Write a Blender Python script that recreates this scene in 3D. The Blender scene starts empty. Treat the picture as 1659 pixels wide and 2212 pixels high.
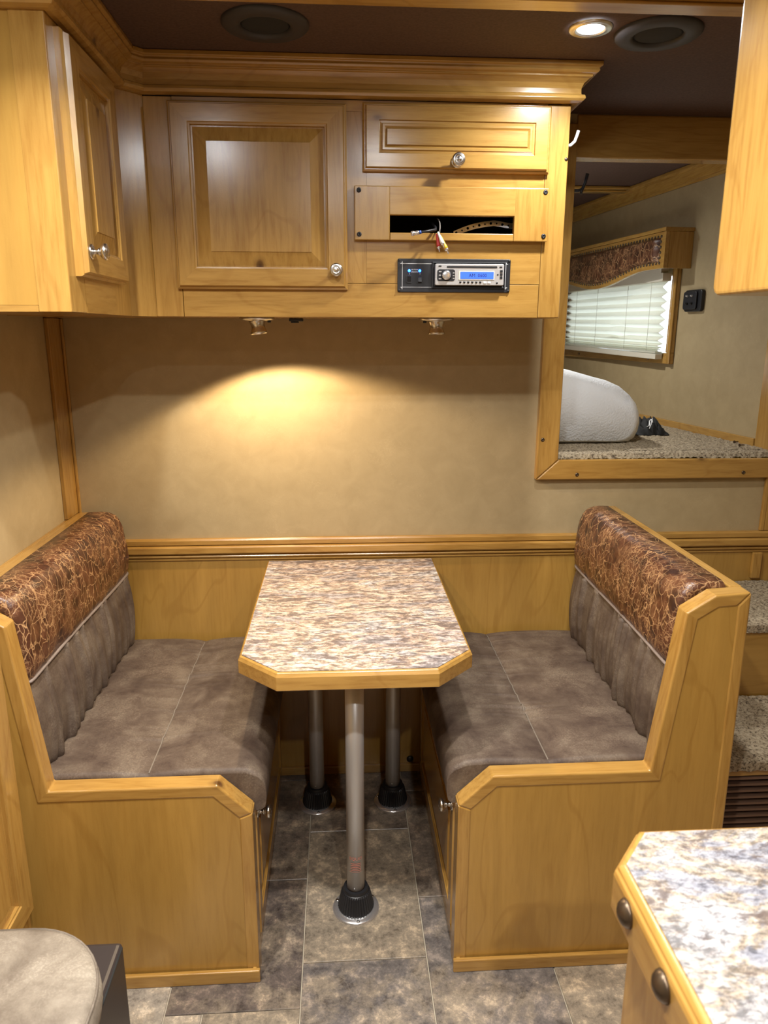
import bpy, math, random
from mathutils import Vector, noise

random.seed(7)
SC = bpy.context.scene
COL = SC.collection
PI = math.pi

# ---------------------------------------------------------------- camera
CAM_F, CAM_PITCH, CAM_YAW, CAM_ROLL = 1577.95, 0.2439, 0.0630, 0.0030
CAM_POS = Vector((-0.0174, -2.30, 1.5182))
cam = bpy.data.cameras.new('camera')
cam_o = bpy.data.objects.new('camera', cam)
COL.objects.link(cam_o)
fw = Vector((math.sin(CAM_YAW) * math.cos(CAM_PITCH), math.cos(CAM_YAW) * math.cos(CAM_PITCH), -math.sin(CAM_PITCH)))
rt = Vector((math.cos(CAM_YAW), -math.sin(CAM_YAW), 0))
up = rt.cross(fw)
r2 = rt * math.cos(CAM_ROLL) + up * math.sin(CAM_ROLL)
u2 = up * math.cos(CAM_ROLL) - rt * math.sin(CAM_ROLL)
from mathutils import Matrix
m = Matrix((r2, u2, -fw)).transposed().to_4x4()
m.translation = CAM_POS
cam_o.matrix_world = m
cam.sensor_fit = 'HORIZONTAL'
cam.sensor_width = 36.0
cam.lens = CAM_F * 36.0 / 1659.0
cam.clip_start = 0.02
cam.dof.use_dof = True
cam.dof.focus_distance = 2.05
cam.dof.aperture_fstop = 9.0
SC.camera = cam_o

# ---------------------------------------------------------------- world, exposure
SC.view_settings.view_transform = 'Standard'
SC.view_settings.look = 'None'
SC.view_settings.gamma = 1.0
SC.view_settings.exposure = 0.0
SC.view_settings.use_curve_mapping = False
SC.cycles.use_denoising = True
SC.cycles.max_bounces = 8
SC.cycles.diffuse_bounces = 5
SC.cycles.sample_clamp_indirect = 10.0
SC.cycles.caustics_reflective = False
SC.cycles.caustics_refractive = False
W = bpy.data.worlds.new('daylight')
SC.world = W
W.use_nodes = True
W.node_tree.nodes['Background'].inputs[0].default_value = (0.78, 0.90, 1.0, 1)
W.node_tree.nodes['Background'].inputs[1].default_value = 5.0

DOWNLIGHT_W = 12.0          # each ceiling downlight
DOWNLIGHT_COL = (1.0, 0.955, 0.89)
DOWNLIGHT_SPREAD = 138       # degrees
NOOK_LIGHT_W = 8.0
CUP_W = 23.0                # the lit cup spot under the wall cabinet
CUP_COL = (1.0, 0.76, 0.47)
DOWNLIGHTS = [(0.517, -0.612), (0.14, -1.32), (-0.42, -1.24), (-0.05, -1.95), (0.25, -2.65), (0.55, 0.72)]

# ---------------------------------------------------------------- materials
MATS = {}


def _new(name):
    mt = bpy.data.materials.new(name)
    mt.use_nodes = True
    nt = mt.node_tree
    b = nt.nodes['Principled BSDF']
    MATS[name] = mt
    return mt, nt, b


def N(nt, t, **kw):
    n = nt.nodes.new(t)
    for k, v in kw.items():
        if k in n.inputs.keys():
            n.inputs[k].default_value = v
        else:
            setattr(n, k, v)
    return n


def ramp(nt, fac, stops, interp='LINEAR'):
    r = nt.nodes.new('ShaderNodeValToRGB')
    r.color_ramp.interpolation = interp
    el = r.color_ramp.elements
    while len(el) < len(stops):
        el.new(0.5)
    for e, (p, c) in zip(el, stops):
        e.position = p
        e.color = (c[0], c[1], c[2], 1) if len(c) == 3 else c
    nt.links.new(fac, r.inputs[0])
    return r


def mix(nt, fac, a, b, mode='MIX'):
    n = nt.nodes.new('ShaderNodeMix')
    n.data_type = 'RGBA'
    n.blend_type = mode
    for sock, v in ((n.inputs[0], fac), (n.inputs[6], a), (n.inputs[7], b)):
        if hasattr(v, 'is_linked'):
            nt.links.new(v, sock)
        elif isinstance(v, (int, float)):
            sock.default_value = v
        else:
            sock.default_value = (v[0], v[1], v[2], 1)
    return n.outputs[2]


def coords(nt, scale=(1, 1, 1), rand=True):
    tc = N(nt, 'ShaderNodeTexCoord')
    vec = tc.outputs['Object']
    if rand:
        oi = N(nt, 'ShaderNodeObjectInfo')
        ml = N(nt, 'ShaderNodeMath', operation='MULTIPLY')
        ml.inputs[1].default_value = 9.0
        nt.links.new(oi.outputs['Random'], ml.inputs[0])
        ad = N(nt, 'ShaderNodeVectorMath', operation='ADD')
        nt.links.new(vec, ad.inputs[0])
        nt.links.new(ml.outputs[0], ad.inputs[1])
        vec = ad.outputs[0]
    mp = N(nt, 'ShaderNodeMapping')
    mp.inputs['Scale'].default_value = scale
    nt.links.new(vec, mp.inputs['Vector'])
    return mp.outputs['Vector'], vec


def tex_noise(nt, vec, scale, detail=4, rough=0.55, dist=0.0):
    n = N(nt, 'ShaderNodeTexNoise')
    n.inputs['Scale'].default_value = scale
    n.inputs['Detail'].default_value = detail
    n.inputs['Roughness'].default_value = rough
    n.inputs['Distortion'].default_value = dist
    nt.links.new(vec, n.inputs['Vector'])
    return n.outputs['Fac']


def bump(nt, b, h, strength, dist=0.002):
    n = N(nt, 'ShaderNodeBump')
    n.inputs['Strength'].default_value = strength
    n.inputs['Distance'].default_value = dist
    nt.links.new(h, n.inputs['Height'])
    nt.links.new(n.outputs[0], b.inputs['Normal'])


def plain(name, col, rough=0.5, metal=0.0, coat=0.0, emit=None, estr=0.0):
    mt, nt, b = _new(name)
    b.inputs['Base Color'].default_value = (*col, 1)
    b.inputs['Roughness'].default_value = rough
    b.inputs['Metallic'].default_value = metal
    b.inputs['Coat Weight'].default_value = coat
    if emit:
        b.inputs['Emission Color'].default_value = (*emit, 1)
        b.inputs['Emission Strength'].default_value = estr
    return mt


def wood(name, axis, mid=(0.385, 0.212, 0.050), rough=0.24, knots=True):
    mt, nt, b = _new(name)
    d = tuple(c * k for c, k in zip(mid, (0.66, 0.56, 0.42)))
    lt = tuple(min(1, c * k) for c, k in zip(mid, (1.22, 1.26, 1.35)))
    sc = [1.0, 1.0, 1.0]
    sc['xyz'.index(axis)] = 0.09
    v, raw = coords(nt, tuple(sc))
    fine = tex_noise(nt, v, 95, 5, 0.62, 0.3)
    broad = tex_noise(nt, v, 9, 3, 0.5, 1.6)
    v2 = N(nt, 'ShaderNodeMapping')
    s2 = [1.0, 1.0, 1.0]
    s2['xyz'.index(axis)] = 0.28
    v2.inputs['Scale'].default_value = s2
    nt.links.new(raw, v2.inputs['Vector'])
    fig = tex_noise(nt, v2.outputs[0], 5.5, 2, 0.45, 0.8)
    wv = N(nt, 'ShaderNodeMath', operation='MULTIPLY')
    wv.inputs[1].default_value = 34.0
    nt.links.new(fig, wv.inputs[0])
    sn = N(nt, 'ShaderNodeMath', operation='SINE')
    nt.links.new(wv.outputs[0], sn.inputs[0])
    rings = ramp(nt, sn.outputs[0], [(0.0, (0, 0, 0)), (0.86, (0, 0, 0)), (1.0, (1, 1, 1))])
    c1 = ramp(nt, fine, [(0.34, d), (0.5, mid), (0.68, lt)])
    c2 = ramp(nt, broad, [(0.25, tuple(c * 0.86 for c in mid)), (0.55, mid), (0.8, lt)])
    c = mix(nt, 0.52 if knots else 0.80, c1.outputs[0], c2.outputs[0])
    rm = N(nt, 'ShaderNodeMath', operation='MULTIPLY')
    rm.inputs[1].default_value = 0.28
    nt.links.new(rings.outputs[0], rm.inputs[0])
    c = mix(nt, rm.outputs[0], c, d)
    if knots:
        vo = N(nt, 'ShaderNodeTexVoronoi')
        vo.inputs['Scale'].default_value = 4.6
        v3 = N(nt, 'ShaderNodeMapping')
        s3 = [1.0, 1.0, 1.0]
        s3['xyz'.index(axis)] = 0.62
        v3.inputs['Scale'].default_value = s3
        nt.links.new(raw, v3.inputs['Vector'])
        nt.links.new(v3.outputs[0], vo.inputs['Vector'])
        kn = ramp(nt, vo.outputs['Distance'], [(0.0, (1, 1, 1)), (0.032, (0.8, 0.8, 0.8)), (0.05, (0.3, 0.3, 0.3)), (0.085, (0, 0, 0))])
        c = mix(nt, kn.outputs[0], c, (0.07, 0.026, 0.008))
    nt.links.new(c, b.inputs['Base Color'])
    b.inputs['Roughness'].default_value = rough
    b.inputs['Coat Weight'].default_value = 0.5
    b.inputs['Coat Roughness'].default_value = 0.22
    pe = tex_noise(nt, raw, 420, 2, 0.5)
    bump(nt, b, pe, 0.10, 0.001)
    return mt


for ax in 'xyz':
    wood('wood_' + ax, ax)
    wood('ply_' + ax, ax, mid=(0.385, 0.214, 0.046), rough=0.3, knots=False)


def wallpaper():
    mt, nt, b = _new('wallpaper')
    v, raw = coords(nt, (1, 1, 1), rand=False)
    n1 = tex_noise(nt, v, 16, 4, 0.6, 0.5)
    c = ramp(nt, n1, [(0.3, (0.345, 0.262, 0.138)), (0.7, (0.395, 0.303, 0.165))])
    n2 = tex_noise(nt, v, 34, 5, 0.62, 2.6)
    ln = ramp(nt, n2, [(0.485, (0, 0, 0)), (0.5, (1, 1, 1)), (0.515, (0, 0, 0))])
    n3 = tex_noise(nt, v, 11, 2)
    ms = ramp(nt, n3, [(0.48, (0, 0, 0)), (0.7, (0.5, 0.5, 0.5))])
    ml = mix(nt, 1.0, ln.outputs[0], ms.outputs[0], 'MULTIPLY')
    cc = mix(nt, ml, c.outputs[0], (0.54, 0.42, 0.25))
    nt.links.new(cc, b.inputs['Base Color'])
    b.inputs['Roughness'].default_value = 0.62
    bump(nt, b, tex_noise(nt, v, 300, 2), 0.15, 0.001)


wallpaper()


def suede(name, a, m_, l, rough=0.62):
    mt, nt, b = _new(name)
    v, raw = coords(nt)
    n1 = tex_noise(nt, v, 9, 8, 0.72, 0.3)
    c = ramp(nt, n1, [(0.34, a), (0.50, m_), (0.66, l)])
    n2 = tex_noise(nt, v, 240, 4, 0.65)
    sp = ramp(nt, n2, [(0.47, (0, 0, 0)), (0.66, (1, 1, 1))])
    n3 = tex_noise(nt, v, 9, 3)
    s2 = ramp(nt, n3, [(0.42, (0.05, 0.05, 0.05)), (0.72, (0.55, 0.55, 0.55))])
    k = mix(nt, 1.0, sp.outputs[0], s2.outputs[0], 'MULTIPLY')
    cc = mix(nt, k, c.outputs[0], tuple(min(1, x * 1.7) for x in l))
    nt.links.new(cc, b.inputs['Base Color'])
    b.inputs['Roughness'].default_value = rough
    b.inputs['Specular IOR Level'].default_value = 0.35
    bump(nt, b, n2, 0.25, 0.001)


suede('suede', (0.054, 0.034, 0.025), (0.096, 0.067, 0.048), (0.150, 0.114, 0.082))
suede('suede_pale', (0.150, 0.122, 0.095), (0.235, 0.20, 0.158), (0.33, 0.29, 0.235), 0.55)
suede('suede_taupe', (0.10, 0.08, 0.062), (0.14, 0.115, 0.09), (0.19, 0.16, 0.13), 0.6)
plain('worn_seam', (0.185, 0.150, 0.115), 0.7)
plain('piping', (0.21, 0.165, 0.14), 0.6)


def croc():
    mt, nt, b = _new('croc_leather')
    v, raw = coords(nt, (1.0, 1.0, 0.80))
    dn = N(nt, 'ShaderNodeTexNoise')
    dn.inputs['Scale'].default_value = 16
    dn.inputs['Detail'].default_value = 4
    nt.links.new(v, dn.inputs['Vector'])
    sb = N(nt, 'ShaderNodeVectorMath', operation='SUBTRACT')
    sb.inputs[1].default_value = (0.5, 0.5, 0.5)
    nt.links.new(dn.outputs['Color'], sb.inputs[0])
    scl = N(nt, 'ShaderNodeVectorMath', operation='SCALE')
    scl.inputs['Scale'].default_value = 0.065
    nt.links.new(sb.outputs[0], scl.inputs[0])
    ad = N(nt, 'ShaderNodeVectorMath', operation='ADD')
    nt.links.new(v, ad.inputs[0])
    nt.links.new(scl.outputs[0], ad.inputs[1])

    def cell(scale, w):
        vo = N(nt, 'ShaderNodeTexVoronoi', feature='DISTANCE_TO_EDGE')
        vo.inputs['Scale'].default_value = scale
        nt.links.new(ad.outputs[0], vo.inputs['Vector'])
        return ramp(nt, vo.outputs['Distance'], [(0.0, (1, 1, 1)), (w * 0.45, (0.65, 0.65, 0.65)), (w, (0, 0, 0))]).outputs[0]
    big = cell(36, 0.050)
    sm = cell(85, 0.060)
    mk = ramp(nt, tex_noise(nt, v, 13, 3), [(0.42, (0, 0, 0)), (0.60, (0.8, 0.8, 0.8))])
    bm = ramp(nt, tex_noise(nt, v, 9, 2), [(0.36, (0.30, 0.30, 0.30)), (0.56, (1, 1, 1))])
    sm2 = mix(nt, 1.0, sm, mk.outputs[0], 'MULTIPLY')
    bg2 = mix(nt, 1.0, big, bm.outputs[0], 'MULTIPLY')
    line = mix(nt, 1.0, bg2, sm2, 'LIGHTEN')
    base = ramp(nt, tex_noise(nt, v, 26, 4, 0.6), [(0.36, (0.034, 0.013, 0.008)), (0.5, (0.085, 0.031, 0.015)), (0.64, (0.140, 0.058, 0.027))])
    c = mix(nt, line, base.outputs[0], (0.44, 0.25, 0.115))
    nt.links.new(c, b.inputs['Base Color'])
    b.inputs['Roughness'].default_value = 0.34
    inv = N(nt, 'ShaderNodeInvert')
    nt.links.new(line, inv.inputs['Color'])
    bump(nt, b, inv.outputs[0], 0.35, 0.0015)


croc()


def granite(name, sc, pal, flecks, dark_lo):
    mt, nt, b = _new(name)
    v, raw = coords(nt, sc)
    big = tex_noise(nt, v, 13, 6, 0.70, 0.6)
    c1 = ramp(nt, big, pal)
    med = tex_noise(nt, v, 105, 8, 0.78, 0.4)
    c2 = ramp(nt, med, flecks)
    c = mix(nt, 0.78, c1.outputs[0], c2.outputs[0], 'MULTIPLY')
    dk = tex_noise(nt, v, 30, 8, 0.76, 0.5)
    dks = ramp(nt, dk, [(dark_lo, (0, 0, 0)), (dark_lo + 0.06, (0.85, 0.85, 0.85))])
    c = mix(nt, dks.outputs[0], c, (0.10, 0.075, 0.07))
    cr = tex_noise(nt, v, 15, 5, 0.66, 2.4)
    ln = ramp(nt, cr, [(0.494, (0, 0, 0)), (0.5, (0.6, 0.6, 0.6)), (0.506, (0, 0, 0))])
    c = mix(nt, ln.outputs[0], c, (0.13, 0.085, 0.07))
    nt.links.new(c, b.inputs['Base Color'])
    b.inputs['Roughness'].default_value = 0.33
    bump(nt, b, med, 0.12, 0.0006)


granite('laminate_table', (0.42, 1.0, 1.0), [(0.36, (0.23, 0.215, 0.22)), (0.43, (0.36, 0.32, 0.31)), (0.49, (0.43, 0.32, 0.245)), (0.54, (0.52, 0.43, 0.345)), (0.59, (0.34, 0.325, 0.33)), (0.66, (0.56, 0.53, 0.51))],
        [(0.41, (0.10, 0.08, 0.075)), (0.465, (0.50, 0.45, 0.42)), (0.52, (0.98, 0.95, 0.92)), (0.59, (1.5, 1.5, 1.5))], 0.52)
granite('laminate_counter', (0.6, 1.0, 1.0), [(0.36, (0.185, 0.19, 0.225)), (0.44, (0.285, 0.29, 0.32)), (0.50, (0.35, 0.29, 0.215)), (0.56, (0.34, 0.335, 0.33)), (0.66, (0.39, 0.39, 0.40))],
        [(0.40, (0.18, 0.17, 0.18)), (0.46, (0.58, 0.56, 0.58)), (0.52, (1.02, 1.01, 1.0)), (0.60, (1.4, 1.4, 1.4))], 0.555)


def tile_mat():
    mt, nt, b = _new('floor_tile')
    oi = N(nt, 'ShaderNodeObjectInfo')
    v, raw = coords(nt)
    n1 = tex_noise(nt, v, 6, 7, 0.70, 0.25)
    n2 = tex_noise(nt, v, 22, 10, 0.80, 0.15)
    cl = ramp(nt, n2, [(0.36, (0.40, 0.38, 0.38)), (0.46, (0.85, 0.85, 0.85)), (0.54, (1.15, 1.13, 1.1)), (0.62, (2.0, 1.9, 1.75))])
    c = mix(nt, 1.0, oi.outputs['Color'], cl.outputs[0], 'MULTIPLY')
    pt = ramp(nt, n1, [(0.47, (0, 0, 0)), (0.60, (0.7, 0.7, 0.7))])
    c = mix(nt, pt.outputs[0], c, mix(nt, 1.0, (0.30, 0.243, 0.175), cl.outputs[0], 'MULTIPLY'))
    nt.links.new(c, b.inputs['Base Color'])
    b.inputs['Roughness'].default_value = 0.36
    bump(nt, b, n2, 0.22, 0.001)


tile_mat()
plain('grout', (0.42, 0.36, 0.27), 0.7)


def carpet_mat():
    mt, nt, b = _new('carpet')
    v, raw = coords(nt, rand=False)
    n1 = tex_noise(nt, v, 130, 3, 0.7)
    c = ramp(nt, n1, [(0.36, (0.075, 0.053, 0.032)), (0.45, (0.25, 0.195, 0.125)), (0.60, (0.38, 0.315, 0.215))])
    nt.links.new(c.outputs[0], b.inputs['Base Color'])
    b.inputs['Roughness'].default_value = 0.95
    bump(nt, b, n1, 0.8, 0.004)


carpet_mat()


def ceiling_mat():
    mt, nt, b = _new('ceiling_cloth')
    v, raw = coords(nt, rand=False)
    c = ramp(nt, tex_noise(nt, v, 160, 3), [(0.3, (0.062, 0.032, 0.022)), (0.7, (0.098, 0.052, 0.036))])
    nt.links.new(c.outputs[0], b.inputs['Base Color'])
    b.inputs['Roughness'].default_value = 0.8


ceiling_mat()


def mattress_mat():
    mt, nt, b = _new('mattress_cover')
    v, raw = coords(nt, rand=False)
    b.inputs['Base Color'].default_value = (0.85, 0.88, 0.91, 1)
    b.inputs['Roughness'].default_value = 0.8
    wv = N(nt, 'ShaderNodeTexVoronoi')
    wv.inputs['Scale'].default_value = 160
    nt.links.new(v, wv.inputs['Vector'])
    bump(nt, b, wv.outputs['Distance'], 0.35, 0.002)


mattress_mat()


def blind_mat():
    mt, nt, b = _new('blind_fabric')
    tr = N(nt, 'ShaderNodeBsdfTranslucent')
    tr.inputs['Color'].default_value = (0.80, 0.80, 0.70, 1)
    b.inputs['Base Color'].default_value = (0.72, 0.70, 0.60, 1)
    b.inputs['Roughness'].default_value = 0.8
    ms = N(nt, 'ShaderNodeMixShader')
    ms.inputs[0].default_value = 0.45
    out = nt.nodes['Material Output']
    nt.links.new(b.outputs[0], ms.inputs[1])
    nt.links.new(tr.outputs[0], ms.inputs[2])
    nt.links.new(ms.outputs[0], out.inputs['Surface'])


blind_mat()


def glass_mat():
    mt, nt, b = _new('window_glass')
    tr = N(nt, 'ShaderNodeBsdfTransparent')
    gl = N(nt, 'ShaderNodeBsdfGlossy')
    gl.inputs['Roughness'].default_value = 0.02
    ms = N(nt, 'ShaderNodeMixShader')
    ms.inputs[0].default_value = 0.08
    nt.links.new(tr.outputs[0], ms.inputs[1])
    nt.links.new(gl.outputs[0], ms.inputs[2])
    nt.links.new(ms.outputs[0], nt.nodes['Material Output'].inputs['Surface'])


glass_mat()
plain('nickel', (0.64, 0.61, 0.57), 0.24, 1.0)
plain('steel_tube', (0.62, 0.61, 0.61), 0.40, 0.45)
plain('chrome', (0.78, 0.78, 0.79), 0.20, 0.85)
plain('bronze', (0.115, 0.082, 0.055), 0.33, 0.85)
plain('black_plastic', (0.012, 0.012, 0.014), 0.42)
plain('black_satin', (0.007, 0.007, 0.010), 0.50)
plain('speaker_black', (0.030, 0.028, 0.032), 0.55)
plain('dark_leather', (0.030, 0.023, 0.022), 0.40)
plain('white_plastic', (0.80, 0.80, 0.78), 0.4)
plain('white_print', (0.75, 0.75, 0.75), 0.5)
plain('silver_plastic', (0.60, 0.60, 0.61), 0.28, 0.55)
plain('cream_metal', (0.62, 0.58, 0.48), 0.45)
plain('cord', (0.55, 0.52, 0.45), 0.8)
plain('rca_red', (0.60, 0.05, 0.05), 0.4)
plain('rca_white', (0.82, 0.80, 0.74), 0.4)
plain('rca_yellow', (0.80, 0.50, 0.03), 0.4)
plain('red_print', (0.62, 0.20, 0.15), 0.5)
plain('cable_grey', (0.20, 0.18, 0.16), 0.5)
plain('cable_blue', (0.03, 0.08, 0.32), 0.4)
plain('yard', (0.16, 0.14, 0.11), 0.9)
plain('slat_brown', (0.15, 0.085, 0.055), 0.4)
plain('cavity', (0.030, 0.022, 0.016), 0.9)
plain('black_cloth', (0.012, 0.012, 0.012), 0.85)
plain('lcd', (0.03, 0.09, 0.45), 0.3, emit=(0.055, 0.165, 0.92), estr=0.85)
plain('lcd_ink', (0.004, 0.008, 0.03), 0.5)
plain('led_blue', (0.1, 0.3, 1.0), 0.3, emit=(0.01, 0.10, 1.0), estr=16.0)
plain('lamp_lens', (1, 1, 1), 0.3, emit=(0.92, 0.97, 1.0), estr=580.0)
plain('lamp_warm', (1, 1, 1), 0.3, emit=(1.0, 0.8, 0.5), estr=18.0)


# ---------------------------------------------------------------- mesh helpers
OFF = {}


class MB:
    def __init__(s):
        s.v = []
        s.f = []
        s.m = []
        s.sm = []

    def add(s, vs, fs, mat=0, smooth=False):
        o = len(s.v)
        s.v += [tuple(v) for v in vs]
        for f in fs:
            s.f.append(tuple(i + o for i in f))
            s.m.append(mat)
            s.sm.append(smooth)
        return s

    def box(s, x0, x1, y0, y1, z0, z1, mat=0):
        x0, x1 = min(x0, x1), max(x0, x1)
        y0, y1 = min(y0, y1), max(y0, y1)
        z0, z1 = min(z0, z1), max(z0, z1)
        vs = [(x0, y0, z0), (x1, y0, z0), (x1, y1, z0), (x0, y1, z0), (x0, y0, z1), (x1, y0, z1), (x1, y1, z1), (x0, y1, z1)]
        return s.add(vs, [(0, 3, 2, 1), (4, 5, 6, 7), (0, 1, 5, 4), (1, 2, 6, 5), (2, 3, 7, 6), (3, 0, 4, 7)], mat)

    def prism(s, poly, fn, a, b, mat=0):
        """poly: list of 2D points; fn(u, v, w) -> 3D; extruded w from a to b"""
        n = len(poly)
        vs = [fn(u, v, a) for u, v in poly] + [fn(u, v, b) for u, v in poly]
        fs = [tuple(range(n)), tuple(range(2 * n - 1, n - 1, -1))]
        fs += [(i, i + n, (i + 1) % n + n, (i + 1) % n) for i in range(n)]
        return s.add(vs, fs, mat)

    def lathe(s, prof, c, ax, n=24, smooth=True, mat=0, cap=True):
        """prof: (r, h) along axis ax from point c"""
        c = Vector(c)
        ax = Vector(ax).normalized()
        t = Vector((0, 0, 1)) if abs(ax.z) < 0.9 else Vector((1, 0, 0))
        e1 = ax.cross(t).normalized()
        e2 = ax.cross(e1)
        vs, fs = [], []
        for r, h in prof:
            for k in range(n):
                a = 2 * PI * k / n
                vs.append(c + ax * h + (e1 * math.cos(a) + e2 * math.sin(a)) * r)
        for i in range(len(prof) - 1):
            for k in range(n):
                fs.append((i * n + k, i * n + (k + 1) % n, (i + 1) * n + (k + 1) % n, (i + 1) * n + k))
        s.add(vs, fs, mat, smooth)
        if cap:
            o = len(s.v) - len(vs)
            if prof[0][0] > 1e-6:
                s.f.append(tuple(o + k for k in range(n - 1, -1, -1)))
                s.m.append(mat)
                s.sm.append(False)
            if prof[-1][0] > 1e-6:
                s.f.append(tuple(o + (len(prof) - 1) * n + k for k in range(n)))
                s.m.append(mat)
                s.sm.append(False)
        return s

    def tube(s, pts, r, n=10, mat=0):
        pts = [Vector(p) for p in pts]
        vs, fs = [], []
        pe = None
        for i, p in enumerate(pts):
            d = (pts[min(i + 1, len(pts) - 1)] - pts[max(i - 1, 0)]).normalized()
            if pe is None:
                t = Vector((0, 0, 1)) if abs(d.z) < 0.9 else Vector((1, 0, 0))
                e1 = d.cross(t).normalized()
            else:
                e1 = (pe - d * pe.dot(d)).normalized()
            pe = e1
            e2 = d.cross(e1)
            rr = r[i] if isinstance(r, (list, tuple)) else r
            for k in range(n):
                a = 2 * PI * k / n
                vs.append(p + (e1 * math.cos(a) + e2 * math.sin(a)) * rr)
        for i in range(len(pts) - 1):
            for k in range(n):
                fs.append((i * n + k, i * n + (k + 1) % n, (i + 1) * n + (k + 1) % n, (i + 1) * n + k))
        s.add(vs, fs, mat, True)
        o = len(s.v) - len(vs)
        s.f += [tuple(o + k for k in range(n - 1, -1, -1)), tuple(o + (len(pts) - 1) * n + k for k in range(n))]
        s.m += [mat, mat]
        s.sm += [False, False]
        return s

    def sweep(s, prof, path, mat=0, closed=True):
        """prof: (offset to the right of travel, z); path: 2D points"""
        P = [Vector(p) for p in path]
        n = len(prof)
        vs = []
        for i, p in enumerate(P):
            ns = []
            if i > 0:
                d = (P[i] - P[i - 1]).normalized()
                ns.append(Vector((d.y, -d.x)))
            if i < len(P) - 1:
                d = (P[i + 1] - P[i]).normalized()
                ns.append(Vector((d.y, -d.x)))
            if len(ns) == 2:
                b = (ns[0] + ns[1]).normalized()
                b = b / max(0.2, b.dot(ns[0]))
            else:
                b = ns[0]
            for o, z in prof:
                vs.append((p.x + b.x * o, p.y + b.y * o, z))
        fs = []
        for i in range(len(P) - 1):
            for k in range(n if closed else n - 1):
                fs.append((i * n + k, i * n + (k + 1) % n, (i + 1) * n + (k + 1) % n, (i + 1) * n + k))
        fs.append(tuple(range(n - 1, -1, -1)))
        fs.append(tuple((len(P) - 1) * n + k for k in range(n)))
        return s.add(vs, fs, mat)

    def rings(s, fn, u0, u1, v0, v1, prof, cap=True, mats=(0, 0), back=None):
        """concentric rectangles: prof = (inset, w); fn(u, v, w) -> 3D"""
        vs = []
        for i, w in prof:
            vs += [fn(u0 + i, v0 + i, w), fn(u1 - i, v0 + i, w), fn(u1 - i, v1 - i, w), fn(u0 + i, v1 - i, w)]
        o = len(s.v)
        s.v += [tuple(v) for v in vs]
        for j in range(len(prof) - 1):
            for k in range(4):
                s.f.append((o + j * 4 + k, o + j * 4 + (k + 1) % 4, o + (j + 1) * 4 + (k + 1) % 4, o + (j + 1) * 4 + k))
                s.m.append(mats[k % 2])
                s.sm.append(False)
        if cap:
            e = o + (len(prof) - 1) * 4
            s.f.append((e, e + 1, e + 2, e + 3))
            s.m.append(mats[1])
            s.sm.append(False)
        return s

    def grid(s, rows, mat=0, smooth=True, close=False):
        n = len(rows[0])
        vs = [p for r in rows for p in r]
        fs = []
        for i in range(len(rows) - 1):
            for k in range(n if close else n - 1):
                fs.append((i * n + k, i * n + (k + 1) % n, (i + 1) * n + (k + 1) % n, (i + 1) * n + k))
        return s.add(vs, fs, mat, smooth)

    def mesh(s, name, off, mats):
        me = bpy.data.meshes.new(name)
        me.from_pydata([(x - off[0], y - off[1], z - off[2]) for x, y, z in s.v], [], s.f)
        for mt in mats:
            me.materials.append(MATS[mt])
        me.polygons.foreach_set('material_index', s.m)
        me.polygons.foreach_set('use_smooth', s.sm)
        import bmesh
        bm = bmesh.new()
        bm.from_mesh(me)
        bmesh.ops.recalc_face_normals(bm, faces=bm.faces)
        bm.to_mesh(me)
        bm.free()
        me.update()
        return me

    def build(s, name, mats, parent=None, bev=0, seg=2, loc=None, norm=True):
        if isinstance(mats, str):
            mats = [mats]
        if parent is not None:
            off = OFF[parent.name]
        elif loc is not None:
            off = Vector(loc)
        else:
            xs, ys, zs = zip(*s.v)
            off = Vector(((min(xs) + max(xs)) / 2, (min(ys) + max(ys)) / 2, min(zs)))
        o = bpy.data.objects.new(name, s.mesh(name, off, mats))
        COL.objects.link(o)
        if parent is not None:
            o.parent = parent
        else:
            o.location = off
        OFF[o.name] = Vector(off)
        if bev:
            b = o.modifiers.new('edge', 'BEVEL')
            b.width = bev
            b.segments = seg
            b.limit_method = 'ANGLE'
            b.angle_limit = math.radians(35)
        return o


def tag(o, label=None, cat=None, group=None, kind=None):
    if label:
        o['label'] = label
    if cat:
        o['category'] = cat
    if group:
        o['group'] = group
    if kind:
        o['kind'] = kind
    return o


def thing(name, loc, label, cat, group=None):
    o = bpy.data.objects.new(name, None)
    o.empty_display_size = 0.05
    COL.objects.link(o)
    o.location = loc
    OFF[o.name] = Vector(loc)
    return tag(o, label, cat, group)


def struct(o, label=None):
    o['kind'] = 'structure'
    if label:
        o['label'] = label
    return o


def dup_part(src, parent, delta):
    """copy of a part sharing its mesh, shifted by delta"""
    c = src.copy()
    COL.objects.link(c)
    c.parent = parent
    c.location = Vector(src.location) + Vector(delta)
    return c


def dup_thing(root, delta, label=None):
    r = root.copy()
    COL.objects.link(r)
    r.location = Vector(root.location) + Vector(delta)
    OFF[r.name] = OFF[root.name] + Vector(delta)
    if label:
        r['label'] = label
    for ch in list(root.children):
        c = ch.copy()
        COL.objects.link(c)
        c.parent = r
        for g in ch.children:
            d = g.copy()
            COL.objects.link(d)
            d.parent = c
    return r


def text_mb(txt, size, fn, depth=0.0004, align='CENTER', bend=None):
    """builds lettering as a mesh builder; fn(u, v, w) -> 3D"""
    cu = bpy.data.curves.new('txt', 'FONT')
    cu.body = txt
    cu.size = size
    cu.align_x = align
    cu.align_y = 'CENTER'
    cu.resolution_u = 2
    ob = bpy.data.objects.new('txt', cu)
    COL.objects.link(ob)
    dg = bpy.context.evaluated_depsgraph_get()
    me = bpy.data.meshes.new_from_object(ob.evaluated_get(dg))
    mb = MB()
    vs = [fn(v.co.x, v.co.y, depth) for v in me.vertices]
    mb.add(vs, [tuple(p.vertices) for p in me.polygons])
    bpy.data.objects.remove(ob)
    bpy.data.curves.remove(cu)
    bpy.data.meshes.remove(me)
    return mb


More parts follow.
